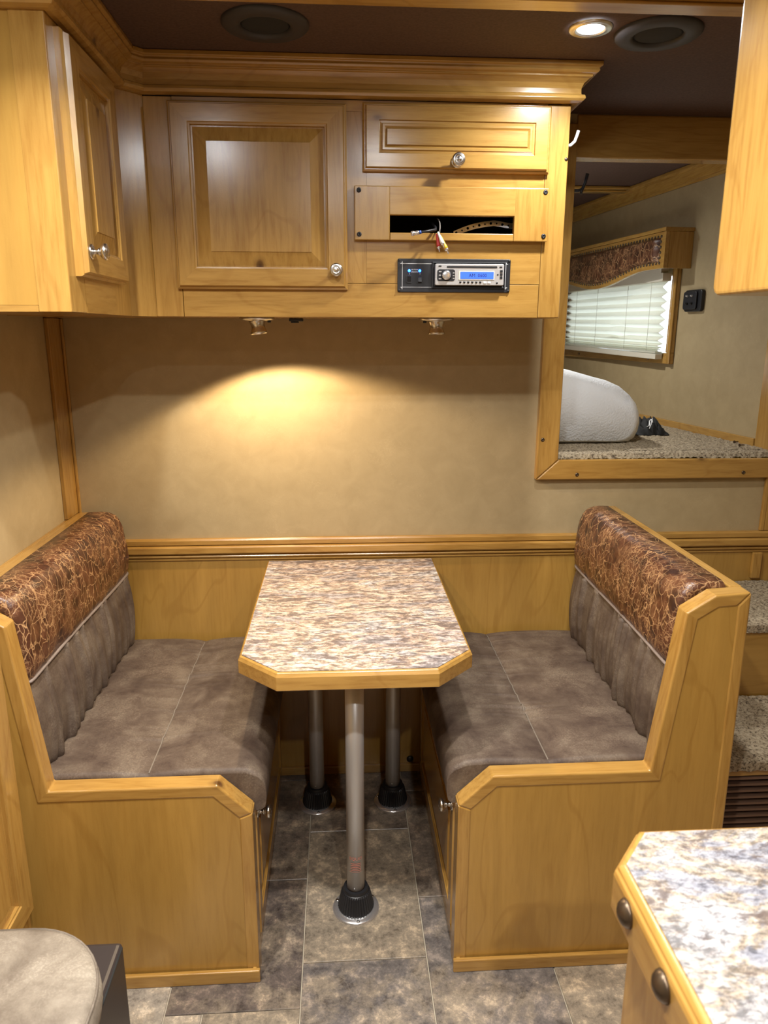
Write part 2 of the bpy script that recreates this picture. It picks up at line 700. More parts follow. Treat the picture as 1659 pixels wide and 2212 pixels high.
def front(y):                 # a plane facing the camera side (-Y): u = X, v = Z, w = out
    return lambda u, v, w: (u, y - w, v)


def side(x, s=1):             # a plane facing +X (s=1) or -X (s=-1): u = Y, v = Z
    return lambda u, v, w: (x + s * w, u, v)


XZ = lambda u, v, w: (u, w, v)
XY = lambda u, v, w: (u, v, w)
YZ = lambda u, v, w: (w, u, v)

# ================================================================ THE SETTING
XL, XR, ZC = -0.85, 1.45, 2.13
YF = -3.6

# ---- floor and its tiles
b = MB().box(XL, XR, YF, 0.0, -0.05, -0.004)
floor = struct(b.build('floor', 'grout', loc=(0, 0, 0)))
c0, c1, c2, c3, c4 = -0.430, -0.121, 0.187, 0.495, 0.803
DK, BR, TN, GY, LT = (0.110, 0.088, 0.076), (0.165, 0.130, 0.101), (0.240, 0.197, 0.146), (0.135, 0.118, 0.108), (0.31, 0.27, 0.22)
tiles = [
    (c1, c2, -0.323, 0.0, BR), (c1, c2, -0.808, -0.323, TN), (c1, c2, -1.293, -0.808, GY), (c1, c2, -1.70, -1.293, BR),
    (c0, c1, -0.523, -0.05, BR), (c0, c1, -0.05, 0.0, DK), (c0, c1, -0.933, -0.523, DK), (c0, -0.344, -1.24, -0.933, LT), (-0.344, c1, -1.24, -0.933, TN), (c0, c1, -1.70, -1.24, GY),
    (c2, c3, -0.610, -0.13, BR), (c2, c3, -0.13, 0.0, DK), (c2, c3, -1.095, -0.610, GY), (c2, c3, -1.70, -1.095, TN),
    (c3, c4, -1.15, -0.66, TN), (c3, c4, -1.70, -1.15, DK), (c4, XR, -1.30, -0.80, BR), (c4, XR, -1.70, -1.30, GY),
    (XL, c0, -0.98, -0.56, LT), (XL, c0, -1.70, -0.98, BR),
]
yy = -1.70
cols = [XL, c0, c1, c2, c3, c4, XR]
rr = random.Random(3)
for k in range(4):
    for i in range(6):
        tiles.append((cols[i], cols[i + 1], yy - 0.475 * (k + 1), yy - 0.475 * k, rr.choice((DK, BR, TN, GY))))
g = 0.0014
for (x0, x1, y0, y1, cl) in tiles:
    b = MB().rings(lambda u, v, w: (u, v, w), x0 + g, x1 - g, y0 + g, y1 - g, [(0, -0.004), (0, -0.0012), (0.0012, 0.0)])
    t = b.build('tile', 'floor_tile', floor)
    t.color = (*cl, 1)

# ---- walls, ceiling
b = MB()
OX0, OX1, OZ0, OZ1 = 0.65, 1.43, 1.085, 2.10
b.box(XL, OX0, 0.0, 0.05, 0, ZC).box(OX1, XR + 0.03, 0.0, 0.05, 0, ZC).box(OX0, OX1, 0.0, 0.05, 0, OZ0).box(OX0, OX1, 0.0, 0.05, OZ1, ZC)
wall_back = struct(b.build('wall_back', 'wallpaper', loc=(0, 0, 0)))
YN = 1.82
struct(MB().box(XL - 0.05, XL, YF, YN, 0, ZC).build('wall_left', 'wallpaper', loc=(0, 0, 0)))
struct(MB().box(XR + 0.03, XR + 0.08, YF, 0.0, 0, ZC).build('wall_right', 'wallpaper', loc=(0, 0, 0)))
struct(MB().box(XL - 0.05, XR + 0.08, YF - 0.05, YF, 0, ZC).build('wall_rear', 'wallpaper', loc=(0, 0, 0)))
struct(MB().box(XL - 0.05, XR, YN, YN + 0.05, 1.0, ZC).build('wall_front', 'wallpaper', loc=(0, 0, 0)))
ceil_o = struct(MB().box(XL - 0.05, XR + 0.08, YF - 0.05, YN + 0.05, ZC, ZC + 0.05).build('ceiling', 'ceiling_cloth', loc=(0, 0, 0)))

# slanted side wall of the sleeping nook with the window hole; s runs along the wall (= Y), o outward into the room
BSL = 0.12
LS = math.sqrt(1 + BSL * BSL)


def slant(s, z, o):
    return (1.45 - BSL * s - o / LS, s - o * BSL / LS, z)


WS0, WS1, WZ0, WZ1 = 0.738, 1.68, 1.425, 1.742
b = MB()
for (s0, s1, z0, z1) in ((0.02, WS0, 1.0, ZC), (WS1, YN, 1.0, ZC), (WS0, WS1, 1.0, WZ0), (WS0, WS1, WZ1, ZC)):
    b.prism([(s0, z0), (s1, z0), (s1, z1), (s0, z1)], slant, 0.0, -0.04)
struct(b.build('wall_nook', 'wallpaper', loc=(0, 0, 0)))

# the yard outside, seen only as light through the blind
struct(MB().box(-30, 30, -30, 30, -0.75, -0.70).build('ground', 'yard', loc=(0, 0, 0)))

# wainscot boards of the back wall
tw = []
for (x0, x1) in ((XL, -0.235), (-0.235, 0.262), (0.262, 0.86), (0.86, XR)):
    o = MB().box(x0 + 0.0006, x1 - 0.0006, -0.007, 0.0, 0, 0.795).build('panel', 'ply_z', wall_back)

# chair rail
prof = [(0.0, 0.793), (0.012, 0.793), (0.012, 0.7985), (0.008, 0.800), (0.014, 0.802), (0.017, 0.8065), (0.014, 0.811), (0.008, 0.813),
        (0.020, 0.816), (0.023, 0.820), (0.023, 0.838), (0.020, 0.842), (0.010, 0.8435), (0.016, 0.846), (0.016, 0.860), (0.012, 0.866), (0.0, 0.866)]
struct(MB().sweep(prof, [(XL, 0.0), (XR, 0.0)]).build('trim_1', 'wood_x', bev=0.0012, loc=(0, 0, 0)))
# corner strips, left and right, and the low ledge on the left wall
struct(MB().box(XL, XL + 0.012, -0.10, -0.001, 0.957, 1.55).box(XL + 0.0125, XL + 0.020, -0.010, 0.0, 0.867, 1.55).build('trim_2', 'wood_z', bev=0.002, loc=(0, 0, 0)))
struct(MB().box(XL, XL + 0.014, -0.80, -0.001, 0.925, 0.956).build('trim_3', 'wood_y', bev=0.003, loc=(0, 0, 0)))
struct(MB().box(1.395, 1.408, -0.013, 0.0, 0.867, 1.05).box(1.4085, XR + 0.03, -0.012, 0.0, 0.867, 1.05).build('trim_4', 'wood_z', bev=0.002, loc=(0, 0, 0)))
struct(MB().box(1.380, 1.412, -0.020, -0.007, 0.70, 0.792).build('trim_5', 'wood_z', bev=0.003, loc=(0, 0, 0)))
# baseboard between the benches
struct(MB().box(-0.235, 0.262, -0.019, -0.007, 0.0, 0.029).build('baseboard_back', 'wood_x', bev=0.002, loc=(0, 0, 0)))
tag(MB().lathe([(0.012, 0), (0.012, 0.004), (0.008, 0.007), (0, 0.008)], (0.222, -0.007, 0.044), (0, -1, 0), 16).build('wall_grommet', 'black_plastic'),
    'small round black grommet low on the wood wall behind the table legs', 'grommet')

# frame of the sleeping nook opening (mitred post and sill), header
PX0, PX1, RZ0, RZ1 = 0.6165, 0.687, 1.050, 1.115
fr = MB().prism([(PX0, RZ0), (PX1, RZ1), (PX1, 2.10), (PX0, 2.10)], XZ, -0.022, 0.045)
post = struct(fr.build('trim_6', 'wood_z', bev=0.004, loc=(0, 0, 0)), 'upright wooden post of the nook opening')
sl = MB().prism([(PX0 + 0.0004, RZ0), (XR, RZ0), (XR, RZ1), (PX1 + 0.0004, RZ1)], XZ, -0.022, 0.045)
sill = struct(sl.build('trim_7', 'wood_x', bev=0.004, loc=(0, 0, 0)), 'wooden sill rail of the nook opening')
for par, (sx, sz) in ((post, (0.632, 1.181)), (sill, (0.751, 1.067)), (sill, (1.307, 1.069))):
    MB().lathe([(0.0062, 0), (0.0062, 0.001), (0.004, 0.0028), (0.0018, 0.0028), (0.0018, 0.001), (0, 0.001)], (sx, -0.022, sz), (0, -1, 0), 14).build('screw', 'bronze', par)
hd = MB().box(PX1 + 0.001, XR, -0.004, 0.05, 2.012, 2.129)
header = struct(hd.build('trim_8', 'wood_x', bev=0.004, loc=(0, 0, 0)), 'wooden header beam above the nook opening')
# ceiling batten near the camera
struct(MB().box(XL, XR, -0.90, -0.738, 2.110, 2.129).box(XL, XR, -0.80, -0.752, 2.104, 2.110).build('trim_9', 'wood_x', bev=0.003, loc=(0, 0, 0)))
# nook: crown along the slanted wall, ceiling batten, skirting strip, wall strip by the opening
cp = [(0.0, 2.072), (0.010, 2.072), (0.016, 2.078), (0.016, 2.084), (0.030, 2.094), (0.050, 2.106), (0.050, 2.112), (0.060, 2.116), (0.060, 2.129), (0.0, 2.129)]
a0, a1 = slant(0.06, 0, 0), slant(1.81, 0, 0)
struct(MB().sweep([(-o_, z_) for o_, z_ in cp], [(a0[0], a0[1]), (a1[0], a1[1])]).build('trim_10', 'wood_y', bev=0.0015, loc=(0, 0, 0)))
struct(MB().box(0.2, 1.28, 1.05, 1.165, 2.117, 2.129).box(0.2, 1.28, 1.085, 1.13, 2.111, 2.117).build('trim_11', 'wood_x', bev=0.003, loc=(0, 0, 0)))
struct(MB().prism([(0.14, 1.125), (1.80, 1.125), (1.80, 1.157), (0.14, 1.157)], slant, 0.0, 0.012).build('trim_12', 'wood_y', bev=0.002, loc=(0, 0, 0)))
struct(MB().prism([(0.055, 1.12), (0.135, 1.12), (0.135, 2.07), (0.055, 2.07)], slant, 0.0, 0.010).build('trim_13', 'wood_z', bev=0.002, loc=(0, 0, 0)))
struct(MB().prism([(0.028, 1.12), (0.052, 1.12), (0.052, 2.07), (0.028, 2.07)], slant, 0.0, 0.024).build('trim_14', 'wood_z', bev=0.003, loc=(0, 0, 0)))

# nook platform with its carpet
struct(MB().box(XL, 1.449, 0.051, YN, 1.0, 1.113).build('platform', 'ply_x', loc=(0, 0, 0)))


def carpet(name, fx, ny, nx, top, amp, lip=None):
    rows = []
    for j in range(ny + 1):
        row = []
        for i in range(nx + 1):
            x, y, z = fx(i / nx, j / ny)
            n_ = noise.noise(Vector((x * 95, y * 95, z * 95))) + 0.6 * noise.noise(Vector((x * 230, y * 230, 3)))
            row.append((x + 0.4 * amp * noise.noise(Vector((y * 130, x * 130, 9))), y, z + amp * n_))
        rows.append(row)
    return MB().grid(rows)


def bed_f(u, v):
    y = 0.0 + 1.8 * v ** 1.7 if v > 0.02 else -0.004
    x1 = 1.448 - BSL * max(y, 0.03) - 0.002
    xs = 0.689 if y < 0.052 else -0.10
    x = xs + (x1 - xs) * u
    z = 1.131 if v > 0.012 else 1.116
    return (x, y + 0.0, z)


c_ = carpet('carpet', bed_f, 170, 300, 1.131, 0.0042)
bed_carpet = struct(c_.build('floor_nook', 'carpet', loc=(0, 0, 0)), 'beige flecked carpet of the sleeping nook')

# crown moulding along the wall cabinets
crown = [(0.001, 2.050), (0.012, 2.050), (0.022, 2.053), (0.027, 2.058), (0.025, 2.065), (0.018, 2.068), (0.0175, 2.080), (0.022, 2.091), (0.032, 2.099),
         (0.037, 2.101), (0.037, 2.105), (0.046, 2.107), (0.050, 2.111), (0.048, 2.116), (0.050, 2.118), (0.055, 2.120), (0.055, 2.129), (0.001, 2.129)]
YC, ZB, XE = -0.376, 1.550, 0.556
struct(MB().sweep(crown, [(XL, -0.84), (-0.515, -0.84), (-0.515, -0.425), (-0.466, YC), (XE, YC), (XE, -0.03)]).build('trim_15', 'wood_x', bev=0.0012, loc=(0, 0, 0)),
       'stepped wooden crown moulding above the wall cabinets')

# ================================================================ WALL CABINETS
def knob(parent, pos, ax, name='knob', s=1.0):
    """turned nickel knob: rosette, stem, bulb with beaded ring"""
    p = [(0.0145, 0), (0.0145, 0.002), (0.0125, 0.0042), (0.0112, 0.0035), (0.0095, 0.0050), (0.0060, 0.0058), (0.0046, 0.0075), (0.0046, 0.0135), (0.0070, 0.0145), (0.0070, 0.016),
         (0.0060, 0.0165), (0.0110, 0.0195), (0.0150, 0.0235), (0.0160, 0.0270), (0.0150, 0.0300), (0.0118, 0.0318), (0.0108, 0.0312), (0.0100, 0.0326), (0.0085, 0.0330), (0.0075, 0.0318), (0.0050, 0.0336), (0.0, 0.0345)]
    return MB().lathe([(r * s, h * s) for r, h in p], pos, ax, 24).build(name, 'nickel', parent)


def raised_door(parent, fn, u0, u1, v0, v1, stile, knob_uv, ax, hmat, vmat, thick=0.021, pmat=None):
    door = MB()
    door.rings(fn, u0, u1, v0, v1, [(0, 0), (0, thick * 0.45), (0.0035, thick * 0.62), (0.0055, thick * 0.62), (0.0085, thick), (stile - 0.006, thick), (stile - 0.004, thick - 0.003),
                                     (stile, thick - 0.0035), (stile, thick - 0.012)], cap=False, mats=(0, 1))
    d = door.build('door', [hmat, vmat], parent)
    pn = MB().rings(fn, u0 + stile, u1 - stile, v0 + stile, v1 - stile, [(0, thick - 0.011), (0.004, thick - 0.011), (0.036, thick - 0.0035), (0.036, thick - 0.0015)])
    pn.build('raised_panel', pmat or vmat, d)
    if knob_uv:
        knob(d, fn(knob_uv[0], knob_uv[1], thick), ax)
    return d


# ---- centre cabinet with door, drawer and stereo
cab = thing('wall_cabinet', (0.045, -0.19, ZB), 'wide honey wood wall cabinet holding the car stereo above the dinette', 'cabinet')
F0 = YC + 0.02
MB().box(-0.466, -0.400, YC, F0, ZB, 2.049).build('stile', 'wood_z', cab, bev=0.0015)
MB().box(-0.399, 0.499, YC, F0, ZB, 1.632).build('rail', 'wood_x', cab, bev=0.0015)
MB().box(0.500, XE, YC, F0, ZB, 2.049).build('stile', 'wood_z', cab, bev=0.0025)
MB().box(-0.399, 0.499, YC, F0, 2.025, 2.049).build('rail', 'wood_x', cab)
MB().box(-0.018, 0.0580, YC, F0, 1.633, 2.0245).build('stile', 'wood_z', cab)
MB().box(0.0585, 0.499, YC, F0, 1.633, 1.748).build('rail', 'wood_x', cab)
MB().box(0.0585, 0.499, YC, F0, 1.846, 1.902).build('rail', 'wood_x', cab)
MB().box(XE - 0.018, XE, F0 + 0.0005, -0.002, ZB, 2.129).build('side_panel', 'wood_z', cab, bev=0.002)
MB().box(-0.84, XE - 0.019, F0 + 0.0005, -0.002, ZB + 0.001, ZB + 0.013).build('bottom_panel', 'wood_x', cab)
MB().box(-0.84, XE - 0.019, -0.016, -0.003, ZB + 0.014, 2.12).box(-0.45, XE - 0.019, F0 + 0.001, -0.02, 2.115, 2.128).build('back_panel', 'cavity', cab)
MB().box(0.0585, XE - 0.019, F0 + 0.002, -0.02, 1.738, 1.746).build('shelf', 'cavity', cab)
raised_door(cab, front(YC), -0.409, 0.0105, 1.616, 2.0385, 0.052, (-0.0175, 1.661), (0, -1, 0), 'wood_x', 'wood_z')
# drawer front with a routed field
dr = MB().rings(front(YC), 0.0495, 0.506, 1.8915, 2.0425, [(0, 0), (0, 0.010), (0.004, 0.014), (0.006, 0.014), (0.009, 0.021), (0.039, 0.021), (0.0405, 0.0175), (0.0455, 0.0170), (0.0475, 0.0195), (0.052, 0.0195), (0.0560, 0.0165), (0.0585, 0.0205)])
drawer = dr.build('drawer', 'wood_x', cab)
knob(drawer, (0.277, YC - 0.021, 1.914), (0, -1, 0))
# blank cover with the cable slot
fnc = front(YC)
cv = thing_cv = MB()
X0, X1, Z0, Z1, S0, S1, T0, T1 = 0.0285, 0.509, 1.734, 1.8585, 0.1155, 0.424, 1.752, 1.7925
cvb = MB().box(S0 - 0.002, S1 + 0.002, YC - 0.016, YC, T1, Z1).build('cover_board', 'wood_x', cab, bev=0.002)
MB().box(S0, S1, YC - 0.016, YC, Z0, T0).build('cover_board', 'wood_x', cab, bev=0.002)
MB().box(X0, S0 - 0.0003, YC - 0.0158, YC, Z0, Z1).build('cover_board', 'wood_z', cab, bev=0.002)
MB().box(S1 + 0.0003, X1, YC - 0.0158, YC, Z0, Z1).build('cover_board', 'wood_z', cab, bev=0.002)
SCREW = [(0.0058, 0), (0.0058, 0.001), (0.0040, 0.0026), (0.0017, 0.0026), (0.0017, 0.0010), (0, 0.0010)]
for (sx, sz) in ((0.0395, 1.848), (0.4995, 1.849), (0.040, 1.747), (0.500, 1.747)):
    MB().lathe(SCREW, (sx, YC - 0.0158, sz), (0, -1, 0), 14).build('screw', 'black_satin', cab)
# little broken knot chip on the right stile
tag(MB().lathe([(0.0045, 0), (0.004, 0.0012), (0, 0.0014)], (0.551, YC, 1.928), (0, -1, 0), 10).build('knot', 'bronze', cab), 'small dark open knot')

# ---- corner filler and left cabinet
cabl = thing('wall_cabinet', (-0.68, -0.62, ZB), 'tall side wall cabinet at upper left with one narrow raised panel door', 'cabinet')
MB().prism([(-0.466, YC), (-0.4665, YC + 0.02), (-0.535, -0.405), (-0.535, -0.425), (-0.515, -0.4255)], XY, ZB, 2.129).build('corner_filler', 'wood_z', cabl)
MB().box(-0.535, -0.515, -0.8395, -0.752, ZB, 2.129).build('stile', 'wood_z', cabl, bev=0.002)
MB().box(-0.535, -0.515, -0.546, -0.426, ZB, 2.129).build('stile', 'wood_z', cabl)
MB().box(-0.535, -0.515, -0.7515, -0.5465, ZB, 1.632).build('rail', 'wood_y', cabl)
MB().box(-0.535, -0.515, -0.7515, -0.5465, 2.02, 2.129).build('rail', 'wood_y', cabl)
MB().box(XL + 0.001, -0.575, -0.840, -0.820, ZB + 0.012, 2.129).build('end_panel', 'ply_z', cabl)
MB().box(-0.5745, -0.515, -0.842, -0.8405, ZB, 2.129).box(-0.5745, -0.536, -0.8405, -0.820, ZB, 2.129).build('corner_stile', 'wood_z', cabl, bev=0.002)
MB().box(XL + 0.001, -0.575, -0.842, -0.820, ZB, ZB + 0.0115).build('bottom_strip', 'wood_x', cabl)
MB().box(XL + 0.001, -0.536, -0.819, -0.36, ZB + 0.002, ZB + 0.014).build('bottom_panel', 'wood_y', cabl)
MB().box(XL + 0.001, -0.84, -0.819, -0.36, ZB + 0.015, 2.12).build('back_panel', 'cavity', cabl)
raised_door(cabl, side(-0.515, 1), -0.800, -0.508, 1.617, 2.040, 0.055, (-0.772, 1.664), (1, 0, 0), 'wood_y', 'wood_z', thick=0.024)

# ---- stereo panel
st = thing('stereo_panel', (0.279, YC, 1.612), 'black panel with silver car stereo and two blue lit switches on the wall cabinet', 'stereo')


def rrect(u0, u1, v0, v1, r, n=4):
    pts = []
    for (cx, cy, a) in ((u1 - r, v1 - r, 0), (u0 + r, v1 - r, 90), (u0 + r, v0 + r, 180), (u1 - r, v0 + r, 270)):
        for k in range(n + 1):
            t = math.radians(a + 90 * k / n)
            pts.append((cx + r * math.cos(t), cy + r * math.sin(t)))
    return pts


FS = front(YC)
MB().prism(rrect(0.136, 0.4228, 1.612, 1.6925, 0.004), FS, 0.0003, 0.004).build('plate', 'black_satin', st, bev=0.001)
FP = front(YC - 0.004)
# pinstripe with notched corners
mb = MB()
a, bb, c, d, nn = 0.1425, 0.4163, 1.6185, 1.686, 0.0055
loop = []
for (cx, cy, t0) in ((a, c, 90), (a, d, 0), (bb, d, -90), (bb, c, -180)):
    for k in range(5):
        t = math.radians(t0 - 90 * k / 4)
        loop.append((cx + nn * math.cos(t), cy + nn * math.sin(t)))
for i in range(len(loop)):
    p, q = Vector(loop[i]), Vector(loop[(i + 1) % len(loop)])
    dd = (q - p).normalized() * 0.00045
    nv = Vector((-dd.y, dd.x))
    mb.add([FP(*(p + nv), 0.0003), FP(*(p - nv), 0.0003), FP(*(q - nv), 0.0003), FP(*(q + nv), 0.0003)], [(0, 1, 2, 3)])
mb.build('pinstripe', 'white_print', st)
for (sx, sz) in ((0.1400, 1.6163), (0.4188, 1.6163), (0.1400, 1.6884), (0.4188, 1.6884)):
    MB().lathe([(0.0030, 0), (0.0030, 0.0010), (0.0012, 0.0022), (0, 0.0012)], FP(sx, sz, 0), (0, -1, 0), 12).build('screw', 'black_plastic', st)
for i, sx in enumerate((0.1655, 0.1920)):
    MB().lathe([(0.0034, 0), (0.0034, 0.001), (0.0022, 0.0030), (0, 0.0036)], FP(sx, 1.6635, 0), (0, -1, 0), 14).build('indicator_light', 'led_blue', st)
    sw = MB().prism(rrect(sx - 0.0068, sx + 0.0068, 1.634, 1.653, 0.0012), FP, 0.0, 0.0022).build('switch', 'black_plastic', st)
    if i == 0:
        MB().prism([(1.6375, 0.0022), (1.6515, 0.0022), (1.6505, 0.0075), (1.6385, 0.004)], lambda u, v, w: (w, YC - 0.004 - v, u), sx - 0.0046, sx + 0.0046).build('rocker', 'black_satin', sw, bev=0.0006)
    else:
        MB().prism([(1.6355, 0.0022), (1.6495, 0.0022), (1.6485, 0.004), (1.6365, 0.0075)], lambda u, v, w: (w, YC - 0.004 - v, u), sx - 0.0046, sx + 0.0046).build('rocker', 'black_satin', sw, bev=0.0006)


def put_text(txt, size, u, v, fn, mat, parent, w=0.0004, name='lettering'):
    return text_mb(txt, size, lambda a_, b_, d_: fn(u + a_, v + b_, w)).build(name, mat, parent)


put_text('OUTSIDE', 0.0042, 0.1795, 1.6660, FP, 'white_print', st)
put_text('SPEAKERS', 0.0040, 0.1795, 1.6605, FP, 'white_print', st)
put_text('1', 0.0045, 0.1662, 1.6562, FP, 'white_print', st)
put_text('2', 0.0045, 0.1925, 1.6562, FP, 'white_print', st)
# trim sleeve and radio face
MB().rings(FP, 0.2225, 0.4105, 1.6205, 1.6860, [(0, 0), (0.001, 0.004), (0.0035, 0.0045), (0.0060, 0.001)], cap=True).build('sleeve', 'black_plastic', st)
radio = MB().prism(rrect(0.2295, 0.4040, 1.6285, 1.6800, 0.0035), FP, 0.0012, 0.013).build('radio', 'silver_plastic', st, bev=0.0015)
FR = front(YC - 0.017)
MB().prism(rrect(0.2585, 0.3860, 1.6702, 1.6748, 0.0015), FR, 0.0002, 0.0008).build('disc_slot', 'black_plastic', radio)
MB().prism(rrect(0.2345, 0.2795, 1.6385, 1.6665, 0.006), FR, 0.0002, 0.0010).build('button_pad', 'black_plastic', radio)
MB().lathe([(0.0112, 0), (0.0112, 0.004), (0.0104, 0.0075), (0.0080, 0.0082), (0, 0.0080)], FR(0.2575, 1.6520, 0), (0, -1, 0), 28).build('volume_knob', 'chrome', radio)
MB().lathe([(0.0134, 0), (0.0134, 0.0014), (0.0115, 0.0020)], FR(0.2575, 1.6520, 0.0006), (0, -1, 0), 28, cap=False).build('knob_ring', 'black_satin', radio)
MB().prism(rrect(0.2885, 0.3795, 1.6415, 1.6632, 0.002), FR, 0.0002, 0.0010).build('display_bezel', 'cream_metal', radio)
disp = MB().prism(rrect(0.2930, 0.3775, 1.6440, 1.6610, 0.0008), FR, 0.0010, 0.0016).build('display', 'lcd', radio)
put_text('AM  0600', 0.0115, 0.3370, 1.6520, FR, 'lcd_ink', disp, w=0.0019)
for k in range(6):
    MB().lathe([(0.0029, 0), (0.0026, 0.0014), (0, 0.0016)], FR(0.2935 + 0.0101 * k, 1.6360, 0), (0, -1, 0), 12).build('preset_button', 'black_plastic', radio)
for k in range(2):
    MB().prism(rrect(0.3525 + 0.0105 * k, 0.3600 + 0.0105 * k, 1.6335, 1.6380, 0.0015), FR, 0, 0.0014).build('preset_button', 'white_plastic', radio)
for k in range(3):
    MB().prism(rrect(0.2385, 0.2452, 1.6425 + 0.0085 * k, 1.6450 + 0.0085 * k, 0.0008), FR, 0.001, 0.0016).build('button', 'silver_plastic', radio)
    MB().prism(rrect(0.2738, 0.2782, 1.6440 + 0.0065 * k, 1.6460 + 0.0065 * k, 0.0008), FR, 0.001, 0.0016).build('button', 'silver_plastic', radio)
    MB().prism(rrect(0.3935, 0.4000, 1.6445 + 0.0075 * k, 1.6505 + 0.0075 * k, 0.0010), FR, 0.0002, 0.0012).build('button', 'black_plastic', radio)
MB().lathe([(0.0022, 0), (0.0022, 0.0006), (0, 0.0006)], FR(0.3880, 1.6545, 0), (0, -1, 0), 12).build('sensor', 'black_plastic', radio)
MB().lathe([(0.0026, 0), (0.0026, 0.0006), (0, 0.0006)], FR(0.3865, 1.6345, 0), (0, -1, 0), 12).build('input_jack', 'black_plastic', radio)
MB().prism(rrect(0.2375, 0.2450, 1.6725, 1.6755, 0.001), FR, 0, 0.0008).build('eject_button', 'black_plastic', radio)
MB().prism(rrect(0.3915, 0.3985, 1.6710, 1.6740, 0.001), FR, 0, 0.0008).build('release_button', 'black_plastic', radio)

# ---- cables hanging out of the slot, metal strap inside
cx = thing('coaxial_cable', (0.222, -0.41, 1.743), 'black coaxial cable with a silver screw connector poking out of the cabinet slot', 'cable')
MB().tube([(0.215, -0.30, 1.79), (0.226, -0.345, 1.780), (0.229, -0.385, 1.766), (0.226, -0.412, 1.757), (0.205, -0.424, 1.752), (0.186, -0.430, 1.7485)], 0.0032).build('lead', 'black_plastic', cx)
MB().tube([(0.188, -0.4295, 1.7490), (0.183, -0.4305, 1.7480)], 0.0043).build('boot', 'cable_blue', cx)
MB().lathe([(0.0042, 0), (0.0048, 0.001), (0.0048, 0.008), (0.0040, 0.0085), (0.0040, 0.011), (0.0054, 0.0115), (0.0054, 0.0185), (0.0046, 0.0195), (0.0040, 0.0195), (0.0038, 0.016), (0, 0.016)], (0.183, -0.4305, 1.748), (-0.97, -0.08, -0.16), 18).build('connector', 'chrome', cx)
av = thing('audio_video_cable', (0.24, -0.41, 1.70), 'audio lead with red white and yellow plugs dangling from the cabinet slot', 'cable')
MB().tube([(0.236, -0.36, 1.790), (0.238, -0.375, 1.785), (0.239, -0.390, 1.775), (0.238, -0.402, 1.763), (0.236, -0.410, 1.750)], 0.0016).build('lead', 'cable_grey', av)
for (tip, mid_, mt) in (((0.2360, -0.416, 1.7060), (0.2300, -0.409, 1.744), 'rca_red'), ((0.2460, -0.424, 1.7150), (0.2330, -0.414, 1.748), 'rca_white'), ((0.2580, -0.420, 1.7010), (0.2400, -0.410, 1.740), 'rca_yellow')):
    t_, m_ = Vector(tip), Vector(mid_)
    ax = (t_ - m_).normalized()
    L_ = (t_ - m_).length
    pl = MB().lathe([(0.0020, -0.004), (0.0030, 0), (0.0034, L_ * 0.25), (0.0046, L_ * 0.55), (0.0048, L_ * 0.70)], m_, ax, 14).build('plug', mt, av)
    MB().lathe([(0.0048, L_ * 0.70), (0.0050, L_ * 0.73), (0.0042, L_ * 0.80), (0.0016, L_ * 0.81), (0.0016, L_), (0, L_ * 1.02)], m_, ax, 14).build('plug_tip', 'chrome', pl)
# perforated strap: cells with real holes
mb = MB()
path = [(0.285, 1.7595), (0.300, 1.7655), (0.315, 1.7715), (0.330, 1.7765), (0.345, 1.7805), (0.360, 1.7835), (0.375, 1.7858), (0.390, 1.7875), (0.405, 1.7855), (0.420, 1.7825), (0.436, 1.7805), (0.452, 1.7800)]
hw = 0.0068
for i in range(len(path) - 1):
    p, q = Vector(path[i]), Vector(path[i + 1])
    y0, y1 = -0.315 + 0.006 * math.sin(i * 0.3), -0.315 + 0.006 * math.sin((i + 1) * 0.3)
    cc = (p + q) / 2
    hr = 0.0034 if i % 2 == 0 else 0.0022
    sq = [(p.x, p.y - hw), (cc.x, cc.y - hw), (q.x, q.y - hw), (q.x, q.y), (q.x, q.y + hw), (cc.x, cc.y + hw), (p.x, p.y + hw), (p.x, p.y)]
    ci = [(cc.x + hr * math.cos(math.radians(225 + 45 * k)), cc.y + hr * math.sin(math.radians(225 + 45 * k))) for k in range(8)]
    for yo in (0, 0.0012):
        vs = [(x, y0 + (y1 - y0) * (x - p.x) / (q.x - p.x) + yo, z) for x, z in sq + ci]
        mb.add(vs, [(k, (k + 1) % 8, 8 + (k + 1) % 8, 8 + k) for k in range(8)])
tag(mb.build('metal_strap', 'chrome'), 'bent perforated metal strap lying inside the cabinet slot', 'strap')

